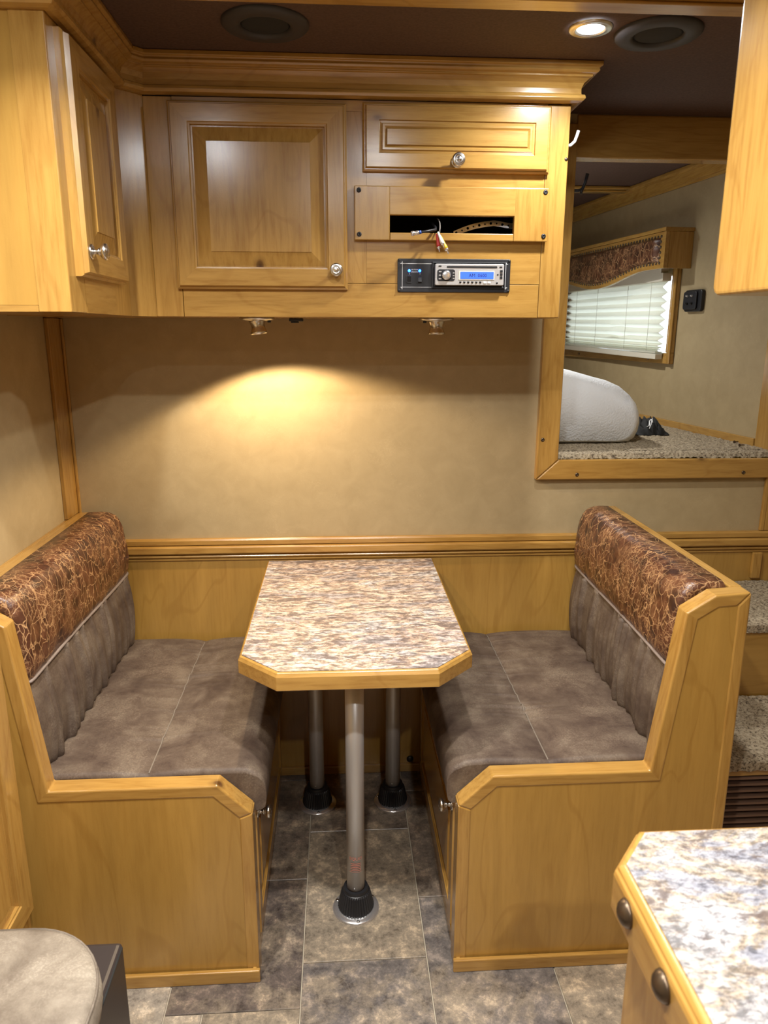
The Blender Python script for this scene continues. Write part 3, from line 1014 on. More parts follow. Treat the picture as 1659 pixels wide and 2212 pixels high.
# ---- cup spots and the catch under the cabinet
def cup_light(x, y, label, lit, tilt):
    r = thing('cup_spotlight', (x, y, ZB - 0.042), label, 'spotlight', 'cup spotlights under the wall cabinet')
    MB().lathe([(0.048, 0), (0.048, -0.003), (0.044, -0.0065), (0.026, -0.0085), (0.0, -0.0085)], (x, y, ZB + 0.0005), (0, 0, 1), 36).build('base_plate', 'nickel', r)
    ax = Vector(tilt).normalized()
    c_ = Vector((x, y, ZB - 0.0075))
    MB().lathe([(0.0240, 0.0), (0.0225, 0.003), (0.0195, 0.010), (0.0185, 0.016), (0.0192, 0.022), (0.0222, 0.030), (0.0238, 0.035), (0.0222, 0.035), (0.0180, 0.024), (0.0160, 0.012), (0, 0.010)], c_, ax, 30).build('cup', 'nickel', r)
    MB().lathe([(0.0135, 0.0150), (0.0110, 0.019), (0, 0.021)], c_, ax, 20).build('bulb', 'lamp_warm' if lit else 'white_plastic', r)
    sx = x + (0.034 if lit else -0.034)
    MB().box(sx - 0.0045, sx + 0.0045, y - 0.018, y - 0.009, ZB - 0.0125, ZB - 0.006).build('switch', 'black_plastic', r, bev=0.0008)
    if lit:
        L = bpy.data.lights.new('cup_spot', 'SPOT')
        L.energy = CUP_W
        L.color = CUP_COL
        L.spot_size = math.radians(141)
        L.spot_blend = 0.25
        L.shadow_soft_size = 0.010
        lo = bpy.data.objects.new('cup_spot', L)
        COL.objects.link(lo)
        lo.parent = r
        pos = c_ + ax * 0.036
        lo.location = pos - Vector(r.location)
        lo.rotation_euler = (ax).to_track_quat('-Z', 'Y').to_euler()
    return r


cup_light(-0.236, -0.21, 'lit nickel cup spotlight under the cabinet door side', True, (0.127, -0.08, -1))
cup_light(0.259, -0.21, 'unlit nickel cup spotlight under the car stereo', False, (0.02, -0.06, -1))
ct = thing('cabinet_catch', (-0.135, -0.10, ZB - 0.014), 'small black latch under the wall cabinet beside the lit spotlight', 'latch')
MB().box(-0.155, -0.115, -0.115, -0.085, ZB - 0.008, ZB + 0.0005).build('body', 'black_plastic', ct, bev=0.002)
MB().box(-0.150, -0.128, -0.112, -0.092, ZB - 0.012, ZB - 0.0082).build('lever', 'black_satin', ct, bev=0.001)

# ---- hooks
hk = thing('coat_hook', (XE, -0.335, 1.97), 'small white hook on the right side of the wall cabinet', 'hook')
MB().box(XE, XE + 0.003, -0.345, -0.325, 1.955, 2.000).build('mounting_plate', 'white_plastic', hk, bev=0.001)
MB().tube([(XE + 0.003, -0.335, 1.968), (XE + 0.016, -0.335, 1.969), (XE + 0.026, -0.335, 1.978), (XE + 0.031, -0.335, 1.992), (XE + 0.034, -0.335, 2.003)], [0.004, 0.004, 0.004, 0.004, 0.0042], 12).build('prong', 'white_plastic', hk)
hb = thing('coat_hook', (PX1, 0.012, 1.92), 'black hook on the upright post of the sleeping nook', 'hook')
MB().box(PX1, PX1 + 0.003, 0.002, 0.022, 1.905, 1.945).build('mounting_plate', 'black_plastic', hb, bev=0.001)
MB().tube([(PX1 + 0.003, 0.012, 1.925), (PX1 + 0.020, 0.012, 1.925), (PX1 + 0.033, 0.012, 1.929), (PX1 + 0.040, 0.012, 1.946), (PX1 + 0.046, 0.012, 1.972)], [0.0045, 0.0045, 0.005, 0.0045, 0.005], 12).build('prong', 'black_plastic', hb)
MB().tube([(PX1 + 0.031, 0.012, 1.930), (PX1 + 0.030, 0.012, 1.916)], [0.0045, 0.004], 12).build('lower_prong', 'black_plastic', hb)

# ---- ceiling fittings
sp = thing('ceiling_speaker', (-0.157, -0.590, ZC), 'round black ceiling speaker above the wall cabinet door', 'speaker', 'round ceiling speakers')
cs = Vector((-0.157, -0.590, ZC))
MB().lathe([(0.090, 0), (0.090, 0.004), (0.085, 0.0085), (0.058, 0.0105), (0.0515, 0.0075), (0.0505, 0.003)], cs, (0, 0, -1), 48, cap=False).build('rim', 'speaker_black', sp)
MB().lathe([(0.0508, 0.0030), (0.045, 0.0048), (0.025, 0.0066), (0, 0.0072)], cs, (0, 0, -1), 40).build('grille', 'black_cloth', sp)
s2_ = dup_thing(sp, (0.824, -0.008, 0), 'round black ceiling speaker right of the lit downlight')


def downlight(x, y, label):
    r = thing('downlight', (x, y, ZC), label, 'downlight', 'recessed ceiling downlights')
    cc = (x, y, ZC - 0.0003)
    MB().lathe([(0.046, 0), (0.045, 0.003), (0.041, 0.005), (0.036, 0.0035), (0.034, 0.0048), (0.030, 0.0045), (0.0270, 0.001)], cc, (0, 0, -1), 40, cap=False).build('trim_ring', 'nickel', r)
    MB().lathe([(0.0272, 0.0008), (0.0255, 0.0030), (0.015, 0.0048), (0, 0.0055)], cc, (0, 0, -1), 32).build('lens', 'lamp_lens', r)
    L = bpy.data.lights.new('downlight_lamp', 'AREA')
    L.shape = 'DISK'
    L.size = 0.055
    L.energy = (DOWNLIGHT_W * (0.42 if y > -0.7 else 1.0)) if y < 0 else NOOK_LIGHT_W
    L.color = DOWNLIGHT_COL
    L.spread = math.radians(DOWNLIGHT_SPREAD)
    lo = bpy.data.objects.new('downlight_lamp', L)
    COL.objects.link(lo)
    lo.parent = r
    lo.location = (0, 0, -0.0075)
    return r


NOOK_LABEL = 'round ceiling downlight inside the sleeping nook'
for i, (x, y) in enumerate(DOWNLIGHTS):
    downlight(x, y, NOOK_LABEL if y > 0 else 'lit round downlight beside the right ceiling speaker' if i == 0 else 'round ceiling downlight behind the viewer')

# ================================================================ DINETTE
ZT = 0.7934
tb = thing('dinette_table', (0.018, -0.43, 0), 'stone patterned dinette table with clipped corners on three metal legs', 'table')
top = [(-0.254, -0.020), (-0.254, -0.7363), (-0.1594, -0.8305), (0.1996, -0.8305), (0.290, -0.7363), (0.290, -0.020)]


def inset(poly, d):
    n = len(poly)
    out = []
    for i in range(n):
        p0, p, p1 = Vector(poly[i - 1]), Vector(poly[i]), Vector(poly[(i + 1) % n])
        d0, d1 = (p - p0).normalized(), (p1 - p).normalized()
        n0, n1 = Vector((-d0.y, d0.x)), Vector((-d1.y, d1.x))
        bq = (n0 + n1).normalized()
        bq = bq / max(0.3, bq.dot(n0))
        out.append(tuple(p + bq * d))
    return out


# core with a stepped wooden nosing
mb = MB()
lv = [(0.0, ZT - 0.044), (0.0, ZT - 0.012), (0.003, ZT - 0.006), (0.0035, ZT - 0.004), (0.0075, ZT - 0.0015)]
rows = [[(x, y, z) for x, y in inset(top, -i_ if False else i_)] for i_, z in lv]
nT = len(top)
for r_ in rows:
    mb.v += r_
for j in range(len(rows) - 1):
    for k in range(nT):
        mb.f.append((j * nT + k, j * nT + (k + 1) % nT, (j + 1) * nT + (k + 1) % nT, (j + 1) * nT + k))
mb.f += [tuple(range(nT - 1, -1, -1)), tuple((len(rows) - 1) * nT + k for k in range(nT))]
mb.m = [0] * len(mb.f)
mb.sm = [False] * len(mb.f)
mb.build('wood_edging', 'wood_x', tb, bev=0.0015)
MB().prism(inset(top, 0.0085), XY, ZT - 0.0014, ZT + 0.0002).build('tabletop', 'laminate_table', tb)


def table_leg(x, y, sticker):
    lg = MB().lathe([(0.0238, 0.045), (0.0238, ZT - 0.045)], (x, y, 0), (0, 0, 1), 28).build('leg', 'steel_tube', tb)
    # ribbed black collar
    mb = MB()
    rows = []
    n = 72
    for z, r in ((0.008, 0.047), (0.012, 0.0475), (0.046, 0.040), (0.056, 0.0375), (0.060, 0.0350), (0.061, 0.0335), (0.066, 0.0335), (0.070, 0.0325), (0.070, 0.0245)):
        rib = 0.0013 if 0.010 < z < 0.058 else 0
        rows.append([(x + (r + rib * (1 if k % 2 else -1)) * math.cos(2 * PI * k / n), y + (r + rib * (1 if k % 2 else -1)) * math.sin(2 * PI * k / n), z) for k in range(n)])
    mb.grid(rows, smooth=False, close=True)
    mb.build('collar', 'black_plastic', lg)
    MB().lathe([(0.0625, 0.0002), (0.0630, 0.002), (0.0605, 0.0045), (0.052, 0.0060), (0.046, 0.0085), (0.040, 0.0085)], (x, y, 0), (0, 0, 1), 48).build('floor_flange', 'chrome', lg)
    for a_ in (35, 155, 275):
        MB().lathe([(0.0045, 0), (0.004, 0.0016), (0.0014, 0.0022), (0, 0.0015)], (x + 0.0555 * math.cos(math.radians(a_)), y + 0.0555 * math.sin(math.radians(a_)), 0.0054), (0, 0, 1), 12).build('screw', 'nickel', lg)
    MB().lathe([(0.0024, 0), (0.002, 0.0012), (0, 0.0016)], (x - 0.004, y - 0.0235, 0.080), (0, -1, 0), 10).build('rivet', 'chrome', lg)
    if sticker:
        def wrap(u, v, w):
            a_ = u / 0.0240 - PI / 2
            return (x + 0.0243 * math.cos(a_), y + 0.0243 * math.sin(a_), v)
        text_mb(sticker, 0.0125, lambda u, v, d_: wrap(u, v + 0.172, 0)).build('lettering', 'red_print', lg)
        mb = MB()
        for k in range(6):
            z0 = 0.158 - 0.0052 * k
            hwid = 0.014 if k < 5 else 0.019
            pts = [(-hwid + 2 * hwid * q / 8) for q in range(9)]
            vs = [wrap(u, z0, 0) for u in pts] + [wrap(u, z0 - (0.0016 if k < 5 else 0.0008), 0) for u in pts]
            mb.add(vs, [(q, q + 1, q + 10, q + 9) for q in range(8)])
        mb.build('fine_print', 'red_print', lg)


table_leg(0.0146, -0.6362, 'EQUO')
table_leg(-0.1009, -0.1794, None)
table_leg(0.1476, -0.1816, None)

# ---- the two benches
MX = 0.0145             # mirror line of the dinette


def bench(side_s, label):
    s = side_s
    fx = (lambda x: x) if s > 0 else (lambda x: 2 * MX - x)
    xin = 0.2480 if s > 0 else None
    ins = 0.248 if s > 0 else 0.2510            # inner edge measured on the right hand side of the mirror
    root = thing('dinette_bench', (fx(0.57), -0.42, 0), label, 'bench')
    Y0, Y1 = -0.8453, -0.800
    outer = 0.862 if s < 0 else 0.890
    poly = [(ins, 0.0), (ins, 0.456), (0.3255, 0.5300), (0.6950, 0.5300), (0.7405, 0.9190), (0.8020, 0.9585), (outer - 0.008, 0.9635), (outer, 0.0)]

    def pm(u, v, w):
        return (fx(u), w, v)
    ip = [(ins + 0.001, 0.0), (ins + 0.001, 0.452), (0.3265, 0.5260), (0.6985, 0.5260), (0.7440, 0.9160), (0.8040, 0.9545), (outer - 0.009, 0.9595), (outer - 0.001, 0.0)]
    MB().prism(ip, pm, Y0 + 0.0015, Y1).build('end_panel', 'ply_z', root)
    # rounded edging along the upper outline of the end panel
    path = poly[1:7]
    wdt = 0.030

    def off_in(pts, d):
        out = []
        for i in range(len(pts)):
            ns = []
            if i > 0:
                dv = (Vector(pts[i]) - Vector(pts[i - 1])).normalized()
                ns.append(Vector((dv.y, -dv.x)))
            if i < len(pts) - 1:
                dv = (Vector(pts[i + 1]) - Vector(pts[i])).normalized()
                ns.append(Vector((dv.y, -dv.x)))
            bq = sum(ns, Vector((0, 0))).normalized()
            bq = bq / max(0.35, bq.dot(ns[0]))
            out.append(Vector(pts[i]) + bq * d)
        return out
    full = [poly[0]] + path + [poly[7]]
    inn = off_in(full, wdt)
    eb = MB()
    for q in range(1, 7):
        for w_ in (Y0 - 0.0003, Y1 + 0.001):
            eb.v += [pm(full[q][0], full[q][1], w_), pm(inn[q][0], inn[q][1], w_)]
    for q in range(5):
        k0, k1 = 4 * q, 4 * q + 4
        mi = 0 if abs(full[q + 2][0] - full[q + 1][0]) > abs(full[q + 2][1] - full[q + 1][1]) else 1
        eb.f += [(k0, k1, k1 + 1, k0 + 1), (k0 + 2, k0 + 3, k1 + 3, k1 + 2), (k0, k0 + 2, k1 + 2, k1), (k0 + 1, k1 + 1, k1 + 3, k0 + 3)]
        eb.m += [mi] * 4
    eb.f += [(0, 1, 3, 2), (20, 22, 23, 21)]
    eb.m += [0, 1]
    eb.sm = [False] * len(eb.f)
    eb.build('edging', ['wood_x', 'wood_z'], root, bev=0.0045, seg=3)
    MB().prism([(ins, 0.0), (ins, 0.4555), tuple(inn[1]), (ins + 0.030, 0.0)], pm, Y0 - 0.0004, Y1 + 0.001).build('edging', 'wood_z', root, bev=0.003)
    MB().prism([(outer - 0.0085, 0.9630), (outer, 0.0), (outer - 0.030, 0.0), (outer - 0.036, 0.9330)], pm, Y0 - 0.0004, Y1 + 0.001).build('edging', 'wood_z', root, bev=0.004)
    MB().box(fx(ins - 0.002), fx(outer), Y0 - 0.013, Y0 - 0.0016, 0.0, 0.034).build('baseboard', 'wood_x', root, bev=0.0025)
    # seat box with cupboard door on the inner side
    fi = ins + 0.016
    MB().box(fx(fi), fx(fi + 0.018), Y1 + 0.001, -0.020, 0.0, 0.428).build('front_board', 'wood_y', root)
    MB().box(fx(fi + 0.019), fx(outer - 0.04), Y1 + 0.001, -0.020, 0.410, 0.428).build('seat_board', 'ply_y', root)
    MB().box(fx(fi - 0.010), fx(fi - 0.0005), Y1 - 0.040 if False else Y0 - 0.006, -0.021, 0.0, 0.034).build('side_skirting', 'wood_y', root, bev=0.002)
    raised_door(root, (lambda u, v, w: (fx(fi - 0.0004 - w), u, v)), -0.785, -0.085, 0.060, 0.424, 0.050, (-0.764, 0.402), (-s, 0, 0), 'wood_y', 'wood_z', thick=0.016)
    # back board with cap
    MB().box(fx(outer - 0.034), fx(outer - 0.004), Y1 + 0.0015, -0.0245, 0.0, 0.962).build('back_board', 'wood_y', root, bev=0.003)

    # seat cushion
    rnd = random.Random(5 if s > 0 else 9)
    rows = []
    xi0 = 0.229 if s > 0 else 0.224
    xb = 0.772
    seam = 0.470 if s > 0 else 0.490
    prof = []
    for (x, z) in ((xi0 + 0.030, 0.4300), (xi0 + 0.012, 0.4310), (xi0 + 0.003, 0.4380), (xi0, 0.4520), (xi0 - 0.001, 0.4720), (xi0 + 0.0005, 0.4950), (xi0 + 0.006, 0.5130), (xi0 + 0.018, 0.5260), (xi0 + 0.036, 0.5330)):
        prof.append((x, z))
    nx = 64
    for i in range(1, nx + 1):
        prof.append((xi0 + 0.036 + (xb - xi0 - 0.036) * i / nx, 0.536))
    prof.append((seam, 0.536))
    prof = prof[:9] + sorted(prof[9:])
    prof.append((xb, 0.430))
    folds = [(rnd.uniform(-0.66, -0.08), rnd.uniform(0.003, 0.006), rnd.uniform(0.0022, 0.0042), rnd.choice((-1, 1)), rnd.uniform(0.10, 0.24), rnd.uniform(-0.05, 0.05)) for _ in range(26)]
    ys = [-0.7975 + (0.7715) * j / 150 for j in range(151)]
    for y in ys:
        e = min(1.0, (y + 0.7975) / 0.012) if y < -0.7 else 1.0
        e2 = min(1.0, (-0.026 - y) / 0.03)
        row = []
        for (x, z) in prof:
            z2, x2 = z, x
            if z > 0.44:
                k = (z - 0.43) / 0.106
                drop = (1 - math.sqrt(max(0, 1 - (1 - e) ** 2))) * 0.010 + (1 - math.sqrt(max(0, 1 - (1 - max(0, e2)) ** 2))) * 0.016
                z2 -= k * drop
                if x > xi0 + 0.03:
                    d = abs(x - seam)
                    z2 -= 0.0075 * math.exp(-(d / 0.010) ** 2) * (0.6 + 0.4 * math.sin(y * 3)) + 0.0045 * math.exp(-(d / 0.05) ** 2)
                    z2 += 0.0035 * math.sin(PI * min(1, max(0, (x - xi0) / (seam - xi0)))) if x < seam else 0.003 * math.sin(PI * min(1, (x - seam) / (xb - seam)))
                    for (fy, fw_, fa, fs, fl, sl_) in folds:
                        dx = (x - seam) * fs
                        if -0.004 < dx < fl:
                            yy_ = fy + sl_ * dx + 0.10 * dx * dx
                            z2 += fa * math.exp(-((y - yy_) / fw_) ** 2) * (1 - dx / fl)
                z2 += 0.0016 * noise.noise(Vector((x * 14, y * 14, s * 3)))
            x2 += 0.0022 * noise.noise(Vector((z * 9, y * 22, s * 5))) if x < xi0 + 0.02 else 0
            row.append((fx(x2), y, z2))
        rows.append(row)
    mb = MB().grid(rows)
    nP = len(prof)
    mb.f += [tuple(range(nP)), tuple((len(rows) - 1) * nP + k for k in range(nP - 1, -1, -1))]
    mb.m += [0, 0]
    mb.sm += [False, False]
    sc_ = mb.build('seat_cushion', 'suede', root)
    # worn pale seam down the middle of the seat
    ki = min(range(len(prof)), key=lambda q: abs(prof[q][0] - seam) + (0 if prof[q][1] > 0.53 else 9))
    MB().tube([Vector(rows[q][ki]) + Vector((0, 0, 0.0004)) for q in range(2, len(rows) - 2, 3)], 0.0018, 6).build('seam', 'worn_seam', sc_)

    # back cushion: lower gathered panel, piping, crackled upper panel
    far_x, near_x = (0.757, 0.737) if s > 0 else (0.7185, 0.7275)
    yA, yB = -0.795, -0.026
    bx = outer - 0.036

    def xf(y):
        t = (y - yA) / (yB - yA)
        return near_x + (far_x - near_x) * t

    def endf(y):
        return min(1.0, max(0.0, (y - yA) / 0.025)), min(1.0, max(0.0, (yB - y) / 0.035))
    fol = [(rnd.uniform(-0.77, -0.06), rnd.uniform(0.0045, 0.011), rnd.uniform(0.005, 0.013), rnd.uniform(-0.12, 0.12), rnd.random() < 0.6) for _ in range(36)]
    rows = []
    yl = [yA + (yB - yA) * j / 170 for j in range(171)]
    for y in yl:
        e0, e1 = endf(y)
        pull = 0.012 * (1 - math.sqrt(max(0, 1 - (1 - e0) ** 2))) + 0.018 * (1 - math.sqrt(max(0, 1 - (1 - e1) ** 2)))
        row = []
        for k in range(25):
            t = k / 24
            z = 0.520 + (0.764 - 0.520) * t
            x = xf(y) - 0.014 * math.sin(PI * min(1, t * 1.05)) ** 0.8 + 0.006 * t
            if t < 0.12:
                x += 0.020 * (1 - t / 0.12) ** 2
            for (fy, fw_, fa, sl_, bot) in fol:
                yy_ = fy + sl_ * (z - 0.64)
                g_ = (1 - t) if bot else (0.25 + 0.75 * t)
                x += -fa * math.exp(-((y - yy_) / fw_) ** 2) * g_
            row.append((fx(x + pull), y, z))
        row.append((fx(bx), y, 0.764))
        row.append((fx(bx), y, 0.520))
        rows.append(row)
    mb = MB().grid(rows, close=True)
    nP = len(rows[0])
    mb.f += [tuple(range(nP)), tuple((len(rows) - 1) * nP + k for k in range(nP - 1, -1, -1))]
    mb.m += [0, 0]
    mb.sm += [False, False]
    bc = mb.build('back_cushion', 'suede', root)
    MB().tube([(fx(xf(y) + 0.0012 + 0.012 * (1 - math.sqrt(max(0, 1 - (1 - endf(y)[0]) ** 2))) + 0.018 * (1 - math.sqrt(max(0, 1 - (1 - endf(y)[1]) ** 2)))), y, 0.7655 + 0.002 * math.sin(y * 9)) for y in yl[::3]], 0.0042, 8).build('piping', 'piping', bc)
    rows = []
    hp = [(0.004, 0.764), (-0.004, 0.785), (-0.007, 0.820), (-0.005, 0.860), (0.000, 0.900), (0.004, 0.925), (0.012, 0.946), (0.024, 0.960), (0.042, 0.9685), (0.070, 0.9715)]
    for y in yl:
        e0, e1 = endf(y)
        q0, q1 = 1 - math.sqrt(max(0, 1 - (1 - e0) ** 2)), 1 - math.sqrt(max(0, 1 - (1 - e1) ** 2))
        row = []
        for i in range(len(hp) - 1):
            for k in range(4):
                t = k / 4
                dx = hp[i][0] + (hp[i + 1][0] - hp[i][0]) * t
                z = hp[i][1] + (hp[i + 1][1] - hp[i][1]) * t
                x = xf(y) + dx
                u_ = (z - 0.764) / 0.2
                x += 0.0028 * noise.noise(Vector((y * 16, z * 16, 2 * s))) + 0.0016 * noise.noise(Vector((y * 45, z * 30, 2 * s)))
                row.append((fx(x + 0.014 * q0 + 0.020 * q1), y, z - u_ * (0.012 * q0 + 0.030 * q1)))
        row.append((fx(bx - 0.006), y, 0.9700 - 0.012 * q0 - 0.030 * q1))
        row.append((fx(bx - 0.0005), y, 0.9600 - 0.012 * q0 - 0.030 * q1))
        row.append((fx(bx), y, 0.764))
        rows.append(row)
    mb = MB().grid(rows, close=True)
    nP = len(rows[0])
    mb.f += [tuple(range(nP)), tuple((len(rows) - 1) * nP + k for k in range(nP - 1, -1, -1))]
    mb.m += [0, 0]
    mb.sm += [False, False]
    mb.build('headrest_panel', 'croc_leather', root)
    return root


bench(1, 'right dinette bench with brown cushions, its end panel beside the counter')
bench(-1, 'left dinette bench with brown cushions against the side wall')

# ================================================================ SLEEPING NOOK
# window
win = thing('window_1', slant(1.2, 1.385, 0), None, None)
struct(win)
del_ = [k for k in ('label', 'category') if k in win]
MB().prism([(0.694, 1.385), (1.735, 1.385), (1.735, 1.430), (0.694, 1.430)], slant, 0.001, 0.016).build('frame_rail', 'wood_y', win, bev=0.003)
MB().prism([(0.694, 1.4305), (0.738, 1.4305), (0.738, 1.80), (0.694, 1.80)], slant, 0.001, 0.016).build('frame_stile', 'wood_z', win, bev=0.003)
MB().prism([(0.694, 1.386), (0.716, 1.386), (0.716, 1.80), (0.694, 1.80)], slant, 0.0165, 0.023).build('frame_bead', 'wood_z', win, bev=0.003)
MB().prism([(1.660, 1.4305), (1.735, 1.4305), (1.735, 1.80), (1.660, 1.80)], slant, 0.001, 0.016).build('frame_stile', 'wood_z', win, bev=0.003)
MB().prism([(0.738, 1.426), (1.68, 1.426), (1.68, 1.741), (0.738, 1.741)], slant, -0.022, -0.026).build('pane', 'window_glass', win)
for (s_, z_) in ((0.865, 1.402), (1.55, 1.402)):
    MB().lathe([(0.006, 0), (0.004, 0.002), (0, 0.002)], slant(s_, z_, 0.016), (-1 / LS, -BSL / LS, 0), 12).build('screw', 'bronze', win)
# pleated blind
bl = thing('pleated_blind', slant(1.22, 1.42, 0.03), 'cream pleated blind glowing in the nook window', 'blind')
BS0, BS1 = 0.749, 1.700
MB().prism([(BS0 + 0.01, 1.715), (BS1, 1.715), (BS1, 1.775), (BS0 + 0.01, 1.775)], slant, 0.020, 0.055).build('headrail', 'cream_metal', bl, bev=0.002)
MB().prism([(BS0 - 0.012, 1.716), (BS0 + 0.009, 1.716), (BS0 + 0.009, 1.748), (BS0 - 0.012, 1.748)], slant, 0.018, 0.058).build('bracket', 'cream_metal', bl, bev=0.002)


def zline(s_, t, i):       # height of fold line, t = 0 bottom .. 1 top
    bot = 1.437 + 0.020 * (s_ - BS0) / (BS1 - BS0)
    return bot + (1.712 - bot) * t


fold_t = [-0.04, 0.008, 0.018, 0.03, 0.05, 0.075, 0.11, 0.155, 0.21, 0.27, 0.335, 0.40, 0.465, 0.53, 0.595, 0.66, 0.725, 0.79, 0.855, 0.93, 1.02]
rows = []
for i, t in enumerate(fold_t):
    row = []
    for k in range(41):
        s_ = BS0 + (BS1 - BS0) * k / 40
        o_ = 0.020 if i % 2 == 0 else 0.046
        crease = 0.0
        if 6 <= i <= 11:
            crease = 0.006 * math.exp(-((s_ - 1.13) / 0.06) ** 2) * math.sin(i * 2.1)
        row.append(slant(s_ + 0.0, zline(s_, t, i) + crease, o_ + crease))
    rows.append(row)
MB().grid(rows, smooth=False).build('pleats', 'blind_fabric', bl)
for s_ in (0.835, 1.03, 1.32, 1.55):
    MB().tube([slant(s_, zline(s_, 0.0, 0) - 0.005, 0.047), slant(s_, 1.714, 0.047)], 0.0009, 6).build('cord', 'cord', bl)
MB().prism([(BS0 + 0.005, 1.403), (BS1 + 0.01, 1.423), (BS1 + 0.01, 1.445), (BS0 + 0.005, 1.425)], slant, 0.018, 0.050).build('bottom_rail', 'cream_metal', bl, bev=0.002)
MB().prism([(BS0 + 0.008, 1.428), (BS1 + 0.01, 1.448), (BS1 + 0.01, 1.454), (BS0 + 0.008, 1.434)], slant, 0.018, 0.050).build('stacked_folds', 'blind_fabric', bl)

# padded valance
va = thing('window_valance', slant(1.2, 1.70, 0.06), 'scalloped wooden valance with studded crackled leather over the nook window', 'valance')
VS0, VS1, VD = 0.635, 1.765, 0.12


def vbot(s_):
    c_ = 1.20
    d = abs(s_ - c_)
    if d > 0.42:
        return 1.757
    return 1.757 - 0.050 * (0.5 + 0.5 * math.cos(PI * d / 0.42)) ** 0.85


pts = [(VS0, 1.893), (VS0, 1.757)] + [(VS0 + 0.02 + (VS1 - VS0 - 0.04) * k / 48, vbot(VS0 + 0.02 + (VS1 - VS0 - 0.04) * k / 48)) for k in range(49)] + [(VS1, 1.757), (VS1, 1.893)]
MB().prism(pts, slant, VD - 0.018, VD).build('face_board', 'wood_y', va, bev=0.0015)
MB().prism([(VS0, 1.757), (VS0 + 0.018, 1.757), (VS0 + 0.018, 1.893), (VS0, 1.893)], slant, 0.001, VD - 0.0185).build('end_board', 'wood_z', va, bev=0.001)
MB().prism([(VS1 - 0.018, 1.757), (VS1, 1.757), (VS1, 1.893), (VS1 - 0.018, 1.893)], slant, 0.001, VD - 0.0185).build('end_board', 'wood_z', va)
MB().prism([(VS0 - 0.006, 1.8935), (VS1 + 0.006, 1.8935), (VS1 + 0.006, 1.908), (VS0 - 0.006, 1.908)], slant, 0.001, VD + 0.006).build('top_board', 'wood_y', va, bev=0.002)
PS0, PS1 = VS0 + 0.034, VS1 - 0.034
rows = []
for k in range(61):
    s_ = PS0 + (PS1 - PS0) * k / 60
    zb_, zt_ = vbot(s_) + 0.024, 1.872
    row = []
    for j in range(15):
        t = j / 14
        ed = min(1, min(t, 1 - t) * 7, (s_ - PS0) / 0.03, (PS1 - s_) / 0.03)
        ed = max(0, ed)
        puff = 0.016 * math.sqrt(max(0, 1 - (1 - ed) ** 2)) + 0.0015 * noise.noise(Vector((s_ * 40, t * 5, 1)))
        row.append(slant(s_, zb_ + (zt_ - zb_) * t, VD + 0.0005 + puff))
    rows.append(row)
MB().grid(rows).build('leather_pad', 'croc_leather', va)
stud0 = None
studs = []
n = 46
for k in range(n + 1):
    s_ = PS0 - 0.004 + (PS1 - PS0 + 0.008) * k / n
    studs += [(s_, 1.876), (s_, vbot(s_) + 0.020)]
for k in range(1, 5):
    for s_ in (PS0 - 0.004, PS1 + 0.004):
        studs.append((s_, 1.777 + (1.876 - 1.777) * k / 5))
for (s_, z_) in studs:
    p_ = Vector(slant(s_, z_, VD))
    if stud0 is None:
        stud0 = MB().lathe([(0.0058, 0), (0.0050, 0.0028), (0.0026, 0.0044), (0, 0.0048)], p_, (-1 / LS, -BSL / LS, 0), 8, cap=False).build('nailhead', 'bronze', va)
        sp0 = p_
    else:
        dup_part(stud0, va, p_ - sp0)

# switch plate on the slanted wall
swp = thing('switch_plate', slant(0.575, 1.590, 0), 'black double switch plate on the nook wall beside the window', 'switch')
MB().prism(rrect(0.522, 0.634, 1.592, 1.674, 0.012), slant, 0.0005, 0.016).build('plate', 'black_plastic', swp, bev=0.003)
MB().prism(rrect(0.545, 0.632, 1.600, 1.668, 0.010), slant, 0.0163, 0.024).build('raised_face', 'black_satin', swp, bev=0.003)
for (s_, z_) in ((0.57, 1.650), (0.60, 1.650), (0.57, 1.622), (0.60, 1.622)):
    MB().lathe([(0.0050, 0), (0.0040, 0.004), (0.0022, 0.010), (0, 0.011)], slant(s_, z_, 0.024), (-1 / LS, -BSL / LS, 0.2), 10).build('toggle', 'silver_plastic' if z_ > 1.64 else 'black_plastic', swp)
tag(MB().prism([(1.218, 1.50), (1.236, 1.50), (1.236, 1.70), (1.218, 1.70)], XZ, YN - 0.020, YN - 0.001).build('wall_strip', 'black_plastic', bev=0.002),
    'thin black upright strip on the far nook wall left of the blind', 'strip')

# folded mattress: rounded end towards the right
prof = [(0.20, 1.131), (0.99, 1.1315), (1.015, 1.136), (1.036, 1.150), (1.048, 1.175), (1.052, 1.205), (1.046, 1.236), (1.030, 1.268), (1.004, 1.299), (0.970, 1.326), (0.925, 1.347), (0.870, 1.362), (0.80, 1.380), (0.72, 1.399), (0.62, 1.408), (0.20, 1.41)]
cxm, czm = 0.6, 1.27
rows = []
for k in range(30):
    t = k / 29
    y = 0.205 + 0.80 * t
    e = min(1, t / 0.055, (1 - t) / 0.08)
    sh = 0.030 * (1 - math.sqrt(max(0, 1 - (1 - e) ** 2)))
    row = []
    for (x, z) in prof:
        dx, dz = (1 if x > 0.9 else 0), (z - czm)
        n_ = 0.006 * noise.noise(Vector((x * 6, y * 5, z * 6)))
        zz = max(1.1312, z - sh * (1 if dz > 0 else -0.4) + (n_ if z > 1.14 else 0))
        row.append((x - sh * dx + (n_ if x > 0.9 else 0) + 0.05 * t * (1 if x > 0.9 else 0), y, zz))
    rows.append(row)
mb = MB().grid(rows, close=True)
nP = len(prof)
mb.f += [tuple(range(nP)), tuple((len(rows) - 1) * nP + k for k in range(nP - 1, -1, -1))]
mb.m += [0, 0]
mb.sm += [True, True]
mt_o = tag(mb.build('folded_mattress', 'mattress_cover'), 'thick white folded mattress lying on the nook carpet', 'mattress')

